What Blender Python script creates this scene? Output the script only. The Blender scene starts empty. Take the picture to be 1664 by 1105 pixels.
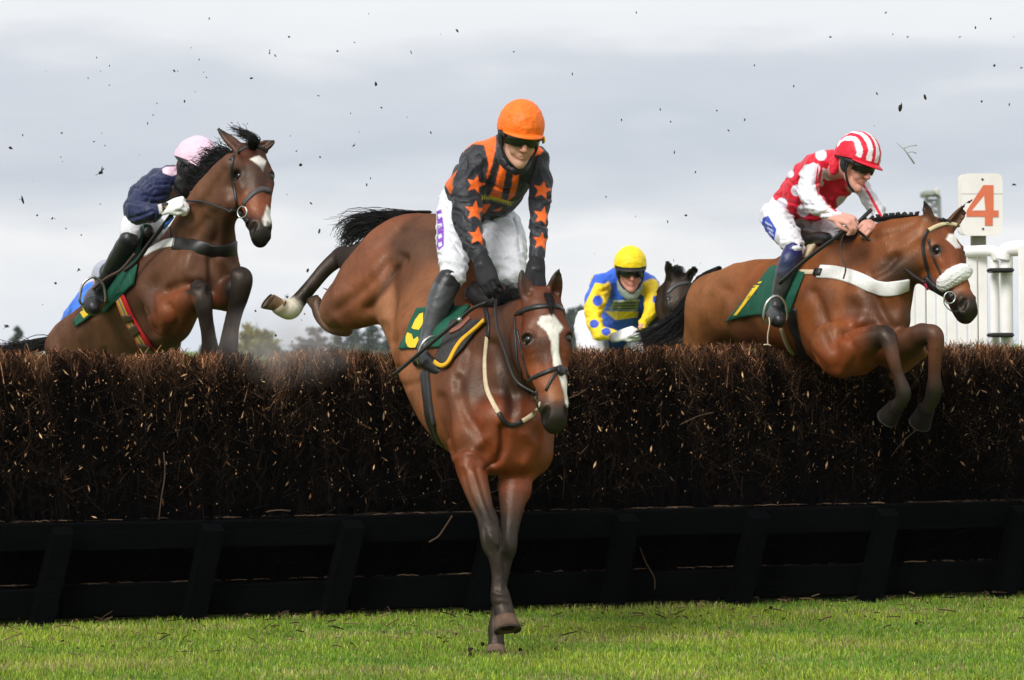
import bpy, math
import numpy as np
from mathutils import Vector, Matrix
from mathutils.bvhtree import BVHTree

# ------------------------------------------------------------------ camera, sky, sun, exposure
scene = bpy.context.scene
COL = scene.collection
FPX = 6860.0                                   # focal length in pixels of the 1664 wide photograph
CAM = np.array([0.0, 0.0, 1.37])
ROLL, PITCH = 0.009, 13.0/6860.0
_f0 = np.array([0, math.cos(PITCH), math.sin(PITCH)])
_u0 = np.array([0, -math.sin(PITCH), math.cos(PITCH)])
_r0 = np.array([1.0, 0, 0])
RIGHT = math.cos(ROLL)*_r0 - math.sin(ROLL)*_u0
UP = math.cos(ROLL)*_u0 + math.sin(ROLL)*_r0
FWD = _f0
cd = bpy.data.cameras.new('camera')
cam = bpy.data.objects.new('camera', cd)
COL.objects.link(cam)
cam.matrix_world = Matrix(((RIGHT[0], UP[0], -FWD[0], CAM[0]), (RIGHT[1], UP[1], -FWD[1], CAM[1]),
                           (RIGHT[2], UP[2], -FWD[2], CAM[2]), (0, 0, 0, 1)))
cd.sensor_width = 36.0
cd.lens = FPX*36.0/1664.0
cd.clip_start = 0.5
cd.clip_end = 20000
cd.dof.use_dof = True
cd.dof.focus_distance = 19.6
cd.dof.aperture_fstop = 9.0
scene.camera = cam

SUN_EL, SUN_AZ = math.radians(42), math.radians(212)   # azimuth clockwise from +Y (sun behind the camera, to the left)
world = bpy.data.worlds.new('World')
scene.world = world
world.use_nodes = True
nt = world.node_tree
nt.nodes.clear()
N = nt.nodes.new
L = nt.links.new
out = N('ShaderNodeOutputWorld')
sky = N('ShaderNodeTexSky')
sky.sky_type = 'NISHITA'
sky.sun_disc = False
sky.sun_elevation = SUN_EL
sky.sun_rotation = SUN_AZ
bg1 = N('ShaderNodeBackground')
bg1.inputs['Strength'].default_value = 0.10
L(sky.outputs[0], bg1.inputs['Color'])
tc = N('ShaderNodeTexCoord')
sep = N('ShaderNodeSeparateXYZ')
L(tc.outputs['Generated'], sep.inputs[0])
mp = N('ShaderNodeMapping')
mp.inputs['Scale'].default_value = (12, 12, 52)
L(tc.outputs['Generated'], mp.inputs[0])
ns = N('ShaderNodeTexNoise')
ns.inputs['Scale'].default_value = 1.0
ns.inputs['Detail'].default_value = 5.0
ns.inputs['Roughness'].default_value = 0.5
L(mp.outputs[0], ns.inputs['Vector'])
nsub = N('ShaderNodeMath'); nsub.operation = 'MULTIPLY_ADD'
nsub.inputs[1].default_value = 0.056
nsub.inputs[2].default_value = -0.028
L(ns.outputs['Fac'], nsub.inputs[0])
zz = N('ShaderNodeMath'); zz.operation = 'ADD'
L(sep.outputs['Z'], zz.inputs[0])
L(nsub.outputs[0], zz.inputs[1])
zs = N('ShaderNodeMath'); zs.operation = 'MULTIPLY'
zs.inputs[1].default_value = 8.0
L(zz.outputs[0], zs.inputs[0])
cr = N('ShaderNodeValToRGB')
def srgb(r, g, b):
    return tuple((c/255/12.92 if c/255 <= .04045 else ((c/255+.055)/1.055)**2.4) for c in (r, g, b)) + (1,)
stops = [(0.0, (214, 221, 230)), (.10, (226, 230, 236)), (.17, (236, 237, 239)), (.27, (210, 215, 223)), (.38, (193, 200, 211)),
         (.50, (204, 209, 218)), (.60, (229, 231, 235)), (.75, (238, 239, 240)), (1.0, (232, 234, 237))]
el = cr.color_ramp.elements
el[0].position = 0; el[0].color = srgb(*stops[0][1])
el[1].position = 1; el[1].color = srgb(*stops[-1][1])
for p, c in stops[1:-1]:
    e = el.new(p); e.color = srgb(*c)
L(zs.outputs[0], cr.inputs[0])
bg2 = N('ShaderNodeBackground')
ov = N('ShaderNodeMapRange')                 # an overcast sky is brighter towards the zenith
ov.inputs['From Min'].default_value = .1; ov.inputs['From Max'].default_value = 1.0
ov.inputs['To Min'].default_value = 1.0; ov.inputs['To Max'].default_value = 1.15
L(sep.outputs['Z'], ov.inputs['Value'])
L(ov.outputs[0], bg2.inputs['Strength'])
L(cr.outputs[0], bg2.inputs['Color'])
mx = N('ShaderNodeMixShader')
mx.inputs[0].default_value = 0.93            # thick cloud cover over the blue sky
L(bg1.outputs[0], mx.inputs[1]); L(bg2.outputs[0], mx.inputs[2])
L(mx.outputs[0], out.inputs['Surface'])

sd = bpy.data.lights.new('sun', 'SUN')
sd.energy = 2.8
sd.angle = math.radians(26)
sd.color = (1.0, 0.975, 0.94)
sun = bpy.data.objects.new('sun', sd)
COL.objects.link(sun)
_sd = np.array([math.sin(SUN_AZ)*math.cos(SUN_EL), math.cos(SUN_AZ)*math.cos(SUN_EL), math.sin(SUN_EL)])
sun.rotation_euler = Vector(-_sd).to_track_quat('-Z', 'Y').to_euler()
vs = scene.view_settings
vs.view_transform = 'Standard'
vs.look = 'None'
vs.exposure = 0.16
vs.gamma = 1.0
vs.use_curve_mapping = False
scene.render.engine = 'CYCLES'
scene.cycles.max_bounces = 6
try:
    scene.cycles.use_denoising = True
    scene.cycles.denoiser = 'OPENIMAGEDENOISE'
except Exception:
    pass

# ------------------------------------------------------------------ helpers
def at(px, py, Y):
    """World point seen at a photograph pixel, at the distance Y along the world's Y axis."""
    d = FWD*FPX + RIGHT*(px-832.0) + UP*(552.5-py)
    return CAM + d*(Y/d[1])
def project(P):
    q = P-CAM
    z = q@FWD
    return np.stack([832.0+FPX*(q@RIGHT)/z, 552.5-FPX*(q@UP)/z], -1)
def ray(px, py):
    d = FWD*FPX + RIGHT*(px-832.0) + UP*(552.5-py)
    return d/np.linalg.norm(d)
class Frame:
    """Reads measurements taken in an enlarged window of the photograph."""
    def __init__(s, x0, y0, k): s.x0, s.y0, s.k = x0, y0, k
    def p(s, x, y): return (s.x0+x/s.k, s.y0+y/s.k)
    def pts(s, l): return [s.p(x, y) for x, y in l]
    def w(s, x, y, Y): return at(*s.p(x, y), Y)
    def ch(s, l):            # (x, y, Y, r) -> world point + world radius
        o = []
        for x, y, Y, r in l:
            o.append((*at(*s.p(x, y), Y), r/s.k*Y/FPX))
        return np.array(o)
FULL = Frame(0, 0, 1)
def unit(v):
    v = np.asarray(v, float); return v/(np.linalg.norm(v)+1e-12)
def catmull(P, n):
    P = np.asarray(P, float)
    if len(P) < 3 or n < 2: return P
    Q = np.vstack([2*P[0]-P[1], P, 2*P[-1]-P[-2]])
    o = []
    t = np.linspace(0, 1, n, endpoint=False)[:, None]
    for i in range(len(P)-1):
        a, b, c, d = Q[i], Q[i+1], Q[i+2], Q[i+3]
        o.append(0.5*((2*b)+(-a+c)*t+(2*a-5*b+4*c-d)*t*t+(-a+3*b-3*c+d)*t**3))
    return np.vstack(o+[P[-1:]])

ORIG = {}
def origin_of(o):
    return ORIG.get(o.name, np.zeros(3)) if o is not None else np.zeros(3)
def mk_mesh(name, V, F, cols=None, smooth=True):
    """V (n,3), F list of arrays of faces with equal side counts."""
    me = bpy.data.meshes.new(name)
    V = np.asarray(V, np.float32)
    if not isinstance(F, list): F = [F]
    F = [np.asarray(f, np.int32) for f in F if len(f)]
    me.vertices.add(len(V))
    me.vertices.foreach_set('co', V.ravel())
    nl = sum(f.size for f in F); nf = sum(len(f) for f in F)
    me.loops.add(nl)
    me.loops.foreach_set('vertex_index', np.concatenate([f.ravel() for f in F]))
    me.polygons.add(nf)
    cnt = np.concatenate([np.full(len(f), f.shape[1], np.int32) for f in F])
    st = np.concatenate([[0], np.cumsum(cnt)[:-1]]).astype(np.int32)
    me.polygons.foreach_set('loop_start', st)
    me.polygons.foreach_set('use_smooth', np.full(nf, bool(smooth)))
    me.update(calc_edges=True)
    me.validate()
    if cols is not None:
        a = me.color_attributes.new('Col', 'FLOAT_COLOR', 'POINT')
        c = np.ones((len(V), 4), np.float32); c[:, :3] = cols
        a.data.foreach_set('color', c.ravel())
    return me
def add(name, V, F, mat, parent=None, cols=None, loc=None, smooth=True, **props):
    """One mesh object. V in world space; stored relative to loc (a thing) or its parent's origin (a part)."""
    V = np.asarray(V, float)
    o0 = origin_of(parent) if loc is None else np.asarray(loc, float)
    me = mk_mesh(name, V-o0, F, cols, smooth)
    if mat is not None: me.materials.append(mat)
    ob = bpy.data.objects.new(name, me)
    COL.objects.link(ob)
    if parent is not None:
        ob.parent = parent
        ORIG[ob.name] = origin_of(parent)
    else:
        ob.location = o0
        ORIG[ob.name] = o0
    for k, v in props.items(): ob[k] = v
    return ob
def empty(name, loc, **props):
    o = bpy.data.objects.new(name, None)
    o.empty_display_size = .1
    COL.objects.link(o)
    o.location = loc
    ORIG[o.name] = np.asarray(loc, float)
    for k, v in props.items(): o[k] = v
    return o

# ---- materials
def mat(name, color=(.5, .5, .5), rough=.6, spec=.5, attr=False, noise=None, bump=None, metal=0, sheen=0, coat=0, trans=0, var=.0, stretch=(1, 1, 1)):
    """noise = (scale, amount) colour variation; bump = (scale, strength, distance)"""
    m = bpy.data.materials.new(name)
    m.use_nodes = True
    t = m.node_tree
    b = t.nodes['Principled BSDF']
    b.inputs['Roughness'].default_value = rough
    b.inputs['Specular IOR Level'].default_value = spec
    b.inputs['Metallic'].default_value = metal
    if sheen:
        b.inputs['Sheen Weight'].default_value = sheen
        b.inputs['Sheen Roughness'].default_value = .4
    if coat:
        b.inputs['Coat Weight'].default_value = coat
        b.inputs['Coat Roughness'].default_value = .25
    if attr:
        a = t.nodes.new('ShaderNodeVertexColor'); a.layer_name = 'Col'
        src = a.outputs['Color']
    else:
        a = t.nodes.new('ShaderNodeRGB'); a.outputs[0].default_value = (*color[:3], 1)
        src = a.outputs[0]
    tcn = t.nodes.new('ShaderNodeTexCoord')
    mpn = t.nodes.new('ShaderNodeMapping')
    mpn.inputs['Scale'].default_value = stretch
    t.links.new(tcn.outputs['Object'], mpn.inputs[0])
    if noise:
        n1 = t.nodes.new('ShaderNodeTexNoise')
        n1.inputs['Scale'].default_value = noise[0]
        n1.inputs['Detail'].default_value = 5
        n1.inputs['Roughness'].default_value = .6
        t.links.new(mpn.outputs[0], n1.inputs['Vector'])
        r = t.nodes.new('ShaderNodeMapRange')
        r.inputs['From Min'].default_value = .3; r.inputs['From Max'].default_value = .7
        r.inputs['To Min'].default_value = 1-noise[1]; r.inputs['To Max'].default_value = 1+noise[1]
        t.links.new(n1.outputs['Fac'], r.inputs['Value'])
        vm = t.nodes.new('ShaderNodeVectorMath'); vm.operation = 'SCALE'
        t.links.new(src, vm.inputs[0]); t.links.new(r.outputs[0], vm.inputs['Scale'])
        src = vm.outputs[0]
    t.links.new(src, b.inputs['Base Color'])
    if bump:
        n2 = t.nodes.new('ShaderNodeTexNoise')
        n2.inputs['Scale'].default_value = bump[0]
        n2.inputs['Detail'].default_value = 4
        t.links.new(mpn.outputs[0], n2.inputs['Vector'])
        bp = t.nodes.new('ShaderNodeBump')
        bp.inputs['Strength'].default_value = bump[1]
        bp.inputs['Distance'].default_value = bump[2]
        t.links.new(n2.outputs['Fac'], bp.inputs['Height'])
        t.links.new(bp.outputs[0], b.inputs['Normal'])
    return m

# ---- simple solids
BOXF = np.array([[0, 3, 2, 1], [4, 5, 6, 7], [0, 1, 5, 4], [1, 2, 6, 5], [2, 3, 7, 6], [3, 0, 4, 7]])
def hexa(c8): return np.asarray(c8, float), BOXF
def box_uvw(o, u, v, w, lo, hi, bevel=0.0):
    """A box in the frame (o; u, v, w) with chamfered long edges when bevel > 0."""
    (a0, b0, c0), (a1, b1, c1) = lo, hi
    if bevel <= 0:
        c = [(a0, b0, c0), (a1, b0, c0), (a1, b1, c0), (a0, b1, c0), (a0, b0, c1), (a1, b0, c1), (a1, b1, c1), (a0, b1, c1)]
        V = np.array([o+u*x+v*y+w*z for x, y, z in c])
        return V, BOXF
    e = bevel
    ring = lambda b_0, b_1, c_0, c_1: [(b_0+e, c_0), (b_1-e, c_0), (b_1, c_0+e), (b_1, c_1-e), (b_1-e, c_1), (b_0+e, c_1), (b_0, c_1-e), (b_0, c_0+e)]
    V = []
    for x, s in ((a0, e), (a0+e, 0), (a1-e, 0), (a1, e)):
        for y, z in ring(b0+s, b1-s, c0+s, c1-s): V.append(o+u*x+v*y+w*z)
    F = []
    for k in range(3):
        for i in range(8):
            j = (i+1) % 8
            F.append((k*8+i, k*8+8+i, k*8+8+j, k*8+j))
    return np.array(V), [np.array(F), np.array([list(range(8)), list(range(31, 23, -1))])]
def tubes(P, R, sides=3, seed=0, cap=False):
    """Batch of tubes: P (n,m,3), R (n,m) or scalar -> V, F."""
    P = np.asarray(P, float)
    if P.ndim == 2: P = P[None]
    n, m, _ = P.shape
    R = np.broadcast_to(np.asarray(R, float), (n, m))
    T = np.gradient(P, axis=1)
    T /= np.linalg.norm(T, axis=2, keepdims=True)+1e-12
    ref = np.where(np.abs(T[:, :1, 2:3]) > .8, np.array([1., 0, 0]), np.array([0, 0, 1.]))
    ref = np.broadcast_to(ref, T.shape)
    A = np.cross(T, ref); A /= np.linalg.norm(A, axis=2, keepdims=True)+1e-12
    B = np.cross(T, A)
    ang = np.linspace(0, 2*np.pi, sides, endpoint=False)
    V = P[:, :, None, :] + R[:, :, None, None]*(np.cos(ang)[None, None, :, None]*A[:, :, None, :]+np.sin(ang)[None, None, :, None]*B[:, :, None, :])
    idx = np.arange(n*m*sides).reshape(n, m, sides)
    a = idx[:, :-1, :]; b = np.roll(a, -1, axis=2); c = idx[:, 1:, :]; d = np.roll(c, -1, axis=2)
    F = [np.stack([a, b, d, c], -1).reshape(-1, 4)]
    if cap:
        F.append(idx[:, 0, ::-1].reshape(n, sides)); F.append(idx[:, -1, :].reshape(n, sides))
    return V.reshape(-1, 3), F
def ico_like(c, r, rng, jag=.35, n=6, m=4):
    """A lumpy ball, n x m patches."""
    V = [c+np.array([0, 0, 1])*r*(1+jag*(rng.random()-.5))]
    for j in range(1, m):
        ph = math.pi*j/m
        for i in range(n):
            th = 2*math.pi*i/n
            V.append(c+np.array([math.sin(ph)*math.cos(th), math.sin(ph)*math.sin(th), math.cos(ph)])*r*(1+jag*2*(rng.random()-.5)))
    V.append(c-np.array([0, 0, 1])*r)
    T, Q = [], []
    for i in range(n):
        T.append((0, 1+i, 1+(i+1) % n)); T.append((len(V)-1, 1+(m-2)*n+(i+1) % n, 1+(m-2)*n+i))
    for j in range(m-2):
        for i in range(n):
            a = 1+j*n+i; b = 1+j*n+(i+1) % n
            Q.append((a, a+n, b+n, b))
    return np.array(V), [np.array(T), np.array(Q)]
def lathe(c, axis, prof, n=24, ref=(0, 0, 1)):
    """prof: list of (distance along axis, radius)."""
    axis = unit(axis); a = unit(np.cross(axis, ref if abs(axis@np.asarray(ref, float)) < .9 else (1, 0, 0))); b = np.cross(axis, a)
    V = []
    for t, r in prof:
        for i in range(n):
            th = 2*math.pi*i/n
            V.append(c+axis*t+r*(math.cos(th)*a+math.sin(th)*b))
    F = []
    for k in range(len(prof)-1):
        for i in range(n):
            j = (i+1) % n
            F.append((k*n+i, k*n+j, (k+1)*n+j, (k+1)*n+i))
    return np.array(V), [np.array(F), np.array([list(range(n-1, -1, -1)), [len(V)-n+i for i in range(n)]])]
def merge(parts):
    V, Fd, k = [], {}, 0
    for v, F in parts:
        if not isinstance(F, list): F = [F]
        for f in F:
            f = np.asarray(f)
            if len(f): Fd.setdefault(f.shape[1], []).append(f+k)
        V.append(v); k += len(v)
    return np.vstack(V), [np.vstack(f) for f in Fd.values()]

# ---- implicit bodies: chains of tapered capsules blended together, meshed by surface nets
def seg_dist(X, Y, Z, a, b, ra, rb, flat):
    ba = b-a
    l2 = float(ba@ba)+1e-12
    dx, dy, dz = X-a[0], Y-a[1], Z-a[2]
    t = np.clip((dx*ba[0]+dy*ba[1]+dz*ba[2])/l2, 0, 1)
    qx, qy, qz = dx-t*ba[0], dy-t*ba[1], dz-t*ba[2]
    q2 = qx*qx+qy*qy+qz*qz
    r = ra+(rb-ra)*t
    if flat is not None:
        n, s = flat
        qn = qx*n[0]+qy*n[1]+qz*n[2]
        q2 = q2+qn*qn*(1/(s*s)-1)
        return (np.sqrt(np.maximum(q2, 0))-r)*min(s, 1.0), t
    return np.sqrt(q2)-r, t
class Body:
    def __init__(s, vox): s.h = vox; s.ch = []; s.cs = .012
    def add(s, W, col=(.5, .5, .5), k=.03, flat=None, n=3, sub=False, tag=''):
        """W (m,4) world points + radii; col one colour or one per node; flat=(normal, factor)."""
        W = np.asarray(W, float)
        c = np.asarray(col, float)
        if c.ndim == 1: c = np.broadcast_to(c, (len(W), 3))
        if len(W) > 2:                                # fine steps along the spline so that no ribs show
            sp = np.linalg.norm(np.diff(W[:, :3], axis=0), axis=1).mean()
            n = int(np.clip(sp/max(.018, .12*W[:, 3].mean()), 2, 12))
        A = catmull(np.hstack([W, c]), n) if len(W) > 2 else np.hstack([W, c])
        if len(A) == 1: A = np.vstack([A, A]); A[1, 2] += 1e-4
        if flat is not None: flat = (unit(flat[0]), flat[1])
        s.ch.append((A, k, flat, sub, tag))
        return s
    def build(s, warp=None, relax=0, keep=()):
        h = np.float32(s.h)
        lo = np.min([(A[:, :3]-A[:, 3:4]*max(1, f[1] if f else 1)).min(0) for A, k, f, sub, tg in s.ch if not sub], 0)-.03-3*h
        hi = np.max([(A[:, :3]+A[:, 3:4]*max(1, f[1] if f else 1)).max(0) for A, k, f, sub, tg in s.ch if not sub], 0)+.03+3*h
        nd = np.ceil((hi-lo)/h).astype(int)+1
        D = np.full(nd, .2, np.float32)
        ax = [(lo[i]+h*np.arange(nd[i])).astype(np.float32) for i in range(3)]
        def rng_(l, u):
            i0 = np.clip(np.floor((l-lo)/h).astype(int), 0, nd-1); i1 = np.clip(np.ceil((u-lo)/h).astype(int)+1, 1, nd)
            return tuple(slice(i0[i], max(i1[i], i0[i]+1)) for i in range(3))
        for A, k, flat, sub, tg in s.ch:
            pad = k+2.5*h
            e = np.maximum(A[:, 3:4], .001)*max(1, flat[1] if flat else 1)
            R = rng_((A[:, :3]-e).min(0)-pad, (A[:, :3]+e).max(0)+pad)
            C = np.full([r.stop-r.start for r in R], .2, np.float32)
            for i in range(len(A)-1):
                a, b = A[i], A[i+1]
                e2 = max(a[3], b[3])*max(1, flat[1] if flat else 1)
                S = rng_(np.minimum(a[:3], b[:3])-e2-pad, np.maximum(a[:3], b[:3])+e2+pad)
                d, _ = seg_dist(ax[0][S[0]][:, None, None], ax[1][S[1]][None, :, None], ax[2][S[2]][None, None, :],
                                a[:3].astype(np.float32), b[:3].astype(np.float32), a[3], b[3], flat)
                q = tuple(slice(max(S[j].start-R[j].start, 0), S[j].stop-R[j].start) for j in range(3))
                sh = C[q].shape
                C[q] = np.minimum(C[q], d[:sh[0], :sh[1], :sh[2]])
            G = D[R]
            if sub:
                C = -C
                hh = np.maximum(k-np.abs(G-C), 0)/k
                D[R] = np.maximum(G, C)+hh*hh*k*.25
            else:
                hh = np.maximum(k-np.abs(G-C), 0)/k
                D[R] = np.minimum(G, C)-hh*hh*k*.25
        V, F = surface_nets(D, lo, h)
        s.V, s.F = V, F
        del D
        s.colours(s.cs)
        if relax: s.relax(relax, keep)
        if warp is not None:
            nrm = s.normals()
            s.V = s.V+nrm*warp(s.V)[:, None]
        s._bvh = None
        return s
    def normals(s):
        V, F = s.V, s.F
        n = np.cross(V[F[:, 2]]-V[F[:, 0]], V[F[:, 3]]-V[F[:, 1]])
        o = np.zeros_like(V)
        for i in range(4):
            for c in range(3): o[:, c] += np.bincount(F[:, i], n[:, c], len(V))
        return o/(np.linalg.norm(o, axis=1, keepdims=True)+1e-12)
    def colours(s, cs=.012):
        V = s.V.astype(np.float32)
        W = np.zeros(len(V)); C = np.zeros((len(V), 3)); best = np.full(len(V), 1e9); s.near = np.full(len(V), -1)
        for ci, (A, k, flat, sub, tg) in enumerate(s.ch):
            if sub: continue
            dm = np.full(len(V), 1e3, np.float32); cm = np.zeros((len(V), 3))
            for i in range(len(A)-1):
                a, b = A[i], A[i+1]
                e = max(a[3], b[3])*max(1, flat[1] if flat else 1)+.08
                l = np.minimum(a[:3], b[:3])-e; u = np.maximum(a[:3], b[:3])+e
                ix = np.nonzero(((V > l) & (V < u)).all(1))[0]
                if not len(ix): continue
                d, t = seg_dist(V[ix, 0], V[ix, 1], V[ix, 2], a[:3], b[:3], a[3], b[3], flat)
                bt = d < dm[ix]
                j = ix[bt]; dm[j] = d[bt]
                cm[j] = a[4:7]+(b[4:7]-a[4:7])*t[bt][:, None]
            w = np.exp(-np.clip(dm, -.05, 1)/cs)
            w[dm > 100] = 0
            W += w; C += w[:, None]*cm
            bt = dm < best; best[bt] = dm[bt]; s.near[bt] = ci
        s.C = C/(W[:, None]+1e-9)
    def relax(s, it, keep=()):
        V, F = s.V, s.F
        fr = (~s.mask_tag(keep)) if keep else np.ones(len(V), bool)
        a = np.concatenate([F[:, i] for i in range(4)]); b = np.concatenate([F[:, (i+1) % 4] for i in range(4)])
        cnt = np.bincount(a, minlength=len(V))[:, None]+1e-9
        for _ in range(it):
            m = np.stack([np.bincount(a, V[b, c], len(V)) for c in range(3)], 1)/cnt
            V = np.where(fr[:, None], V*.35+m*.65, V)
        s.V = V
    def groove(s, px, w, depth, tags=None, front=True):
        """Press a soft furrow (depth > 0) or raise a ridge (depth < 0) along a line on the near side."""
        Q = catmull(np.asarray(px, float), 5)
        n = s.normals(); P = project(s.V)
        m = ((P > Q.min(0)-3*w) & (P < Q.max(0)+3*w)).all(1)
        if front: m &= (n*(CAM-s.V)).sum(1) > 0
        if tags: m &= s.mask_tag(tags)
        ix = np.nonzero(m)[0]
        dm = np.full(len(ix), 1e9)
        for a, b in zip(Q[:-1], Q[1:]):
            t = np.clip(((P[ix]-a)@(b-a))/((b-a)@(b-a)+1e-12), 0, 1)
            dm = np.minimum(dm, np.linalg.norm(P[ix]-a-t[:, None]*(b-a), axis=1))
        s.V[ix] -= n[ix]*(depth*np.exp(-(dm/w)**2))[:, None]
        s._bvh = None
        return s
    def mask_tag(s, tags):
        ok = np.array([c[4] in tags for c in s.ch]+[False])
        return ok[s.near]
    def facing(s):
        n = s.normals(); v = CAM-s.V
        return (n*v).sum(1) > 0
    def ball(s, c, r, col, soft=.01, amt=1.0, tags=None):
        """Colour patch: everything within r of the point c."""
        d = np.linalg.norm(s.V-np.asarray(c), axis=1)
        w = np.clip((r-d)/soft+.5, 0, 1)*amt
        if tags: w = w*s.mask_tag(tags)
        s.C = s.C*(1-w[:, None])+np.asarray(col)*w[:, None]
        return s
    def poly(s, pts, col, soft=1.0, amt=1.0, tags=None, front=True):
        """Cloth print, hair marking, coat patch or painted crease shade: the side of the surface that shows within an outline."""
        P = project(s.V); Q = np.asarray(pts, float)
        lo, hi = Q.min(0)-soft-1, Q.max(0)+soft+1
        m = ((P > lo) & (P < hi)).all(1)
        if front: m &= s.facing()
        if tags: m &= s.mask_tag(tags)
        ix = np.nonzero(m)[0]
        if not len(ix): return s
        p = P[ix]
        ins = np.zeros(len(ix), bool); dm = np.full(len(ix), 1e9)
        for i in range(len(Q)):
            a, b = Q[i], Q[(i+1) % len(Q)]
            c = ((a[1] > p[:, 1]) != (b[1] > p[:, 1]))
            xx = (b[0]-a[0])*(p[:, 1]-a[1])/(b[1]-a[1]+1e-12)+a[0]
            ins ^= c & (p[:, 0] < xx)
            t = np.clip(((p-a)@(b-a))/((b-a)@(b-a)+1e-12), 0, 1)
            dm = np.minimum(dm, np.linalg.norm(p-a-t[:, None]*(b-a), axis=1))
        sd_ = np.where(ins, dm, -dm)
        w = (np.clip(sd_/soft+.5, 0, 1)*amt)[:, None]
        s.C[ix] = s.C[ix]*(1-w)+np.asarray(col)*w
        return s
    def bvh(s):
        if s._bvh is None:
            s._bvh = BVHTree.FromPolygons([tuple(v) for v in s.V.tolist()], s.F.tolist())
        return s._bvh
    def hit(s, px, py):
        d = ray(px, py)
        loc, nrm, ix, dist = s.bvh().ray_cast(Vector(CAM), Vector(d))
        if loc is None: return None, None
        return np.array(loc), np.array(nrm)
    def obj(s, name, m, parent=None, **kw):
        return add(name, s.V, s.F, m, parent, s.C, **kw)
def surface_nets(D, lo, h):
    neg = D < 0
    nx, ny, nz = D.shape
    cnt = np.zeros((nx-1, ny-1, nz-1), np.int8)
    corners = [(i, j, k) for i in (0, 1) for j in (0, 1) for k in (0, 1)]
    for i, j, k in corners: cnt += neg[i:nx-1+i, j:ny-1+j, k:nz-1+k]
    act = (cnt > 0) & (cnt < 8)
    I, J, K = np.nonzero(act)
    ids = np.full(act.shape, -1, np.int32); ids[I, J, K] = np.arange(len(I))
    vals = [D[I+i, J+j, K+k] for i, j, k in corners]
    acc = np.zeros((len(I), 3)); num = np.zeros(len(I))
    for a in range(8):
        for b in range(a+1, 8):
            ca, cb = np.array(corners[a]), np.array(corners[b])
            if abs(ca-cb).sum() != 1: continue
            m = (vals[a] < 0) != (vals[b] < 0)
            t = vals[a][m]/(vals[a][m]-vals[b][m])
            acc[m] += ca+(cb-ca)*t[:, None]; num[m] += 1
    V = lo+h*(np.stack([I, J, K], 1)+acc/num[:, None])
    F = []
    for ax in range(3):
        sl0 = [slice(None)]*3; sl1 = [slice(None)]*3
        sl0[ax] = slice(0, D.shape[ax]-1); sl1[ax] = slice(1, D.shape[ax])
        n0, n1 = neg[tuple(sl0)], neg[tuple(sl1)]
        E = np.argwhere(n0 != n1)
        o1, o2 = [(1, 2), (2, 0), (0, 1)][ax]
        E = E[(E[:, o1] > 0) & (E[:, o2] > 0) & (E[:, o1] < D.shape[o1]-1) & (E[:, o2] < D.shape[o2]-1)]
        s = n0[E[:, 0], E[:, 1], E[:, 2]]
        def cell(d1, d2):
            q = E.copy(); q[:, o1] += d1; q[:, o2] += d2
            return ids[q[:, 0], q[:, 1], q[:, 2]]
        q = np.stack([cell(-1, -1), cell(0, -1), cell(0, 0), cell(-1, 0)], 1)
        q[~s] = q[~s][:, ::-1]
        F.append(q)
    F = np.vstack(F)
    return V, F[(F >= 0).all(1)]
def wrinkle(amp, scale, seed=0, aniso=(1, 1, 1)):
    r = np.random.default_rng(seed)
    K = r.normal(size=(7, 3))*scale*np.array(aniso); K2 = r.normal(size=(7, 3))*scale*.6
    ph = r.random((7, 2))*6.28
    def f(P):
        o = np.zeros(len(P))
        for i in range(7):
            w = P@K[i]+ph[i, 0]+1.6*np.sin(P@K2[i]+ph[i, 1])
            o += (1-2*np.abs(np.sin(w)))*(.6+.4*np.sin(P@K2[i-1]))
        return amp*o/3.5
    return f

# ---- pieces lying on a body
def on_surface(body, px, off=0.0, step=4.0, n=0):
    """Photograph pixels -> points on the body's near surface (offset along the normal) and normals."""
    P = np.asarray(px, float)
    if len(P) > 2: P = catmull(P, 8)
    seg = np.r_[0, np.cumsum(np.linalg.norm(np.diff(P, axis=0), axis=1))]
    m = n or max(3, int(seg[-1]/step)+1)
    u = np.linspace(0, seg[-1], m)
    P = np.stack([np.interp(u, seg, P[:, i]) for i in (0, 1)], 1)
    H = [body.hit(*p) for p in P]
    good = [i for i, hh in enumerate(H) if hh[0] is not None]
    if len(good) < 3: return None, None
    H = H[good[0]:good[-1]+1]; P = P[good[0]:good[-1]+1]
    good = [i for i, hh in enumerate(H) if hh[0] is not None]
    pts, nrm = [], []
    for i, hh in enumerate(H):
        if hh[0] is None:
            g = min(good, key=lambda q: abs(q-i))
            pts.append(at(*P[i], H[g][0][1])); nrm.append(H[g][1])
        else:
            pts.append(hh[0]); nrm.append(hh[1])
    pts, nrm = np.array(pts), np.array(nrm)
    for _ in range(2):
        q = nrm.copy(); q[1:-1] = (nrm[:-2]+nrm[1:-1]*2+nrm[2:])/4
        nrm = q/np.linalg.norm(q, axis=1, keepdims=True)
        q = pts.copy(); q[1:-1] = (pts[:-2]+pts[1:-1]*2+pts[2:])/4
        pts = q
    return pts+nrm*off, nrm
def ribbon(pts, nrm, w, th):
    T = np.gradient(pts, axis=0); T /= np.linalg.norm(T, axis=1, keepdims=True)+1e-12
    S = np.cross(nrm, T); S /= np.linalg.norm(S, axis=1, keepdims=True)+1e-12
    w = np.broadcast_to(np.asarray(w, float), (len(pts),))[:, None]/2
    ring = np.stack([pts-S*w-nrm*th, pts+S*w-nrm*th, pts+S*w+nrm*th*.5, pts+S*w*.85+nrm*th, pts-S*w*.85+nrm*th, pts-S*w+nrm*th*.5], 1)
    m = len(pts)
    idx = np.arange(m*6).reshape(m, 6)
    a = idx[:-1]; b = np.roll(a, -1, 1); c = idx[1:]; d = np.roll(c, -1, 1)
    return ring.reshape(-1, 3), [np.stack([a, b, d, c], -1).reshape(-1, 4), np.array([idx[0, ::-1], idx[-1]])]
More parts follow.
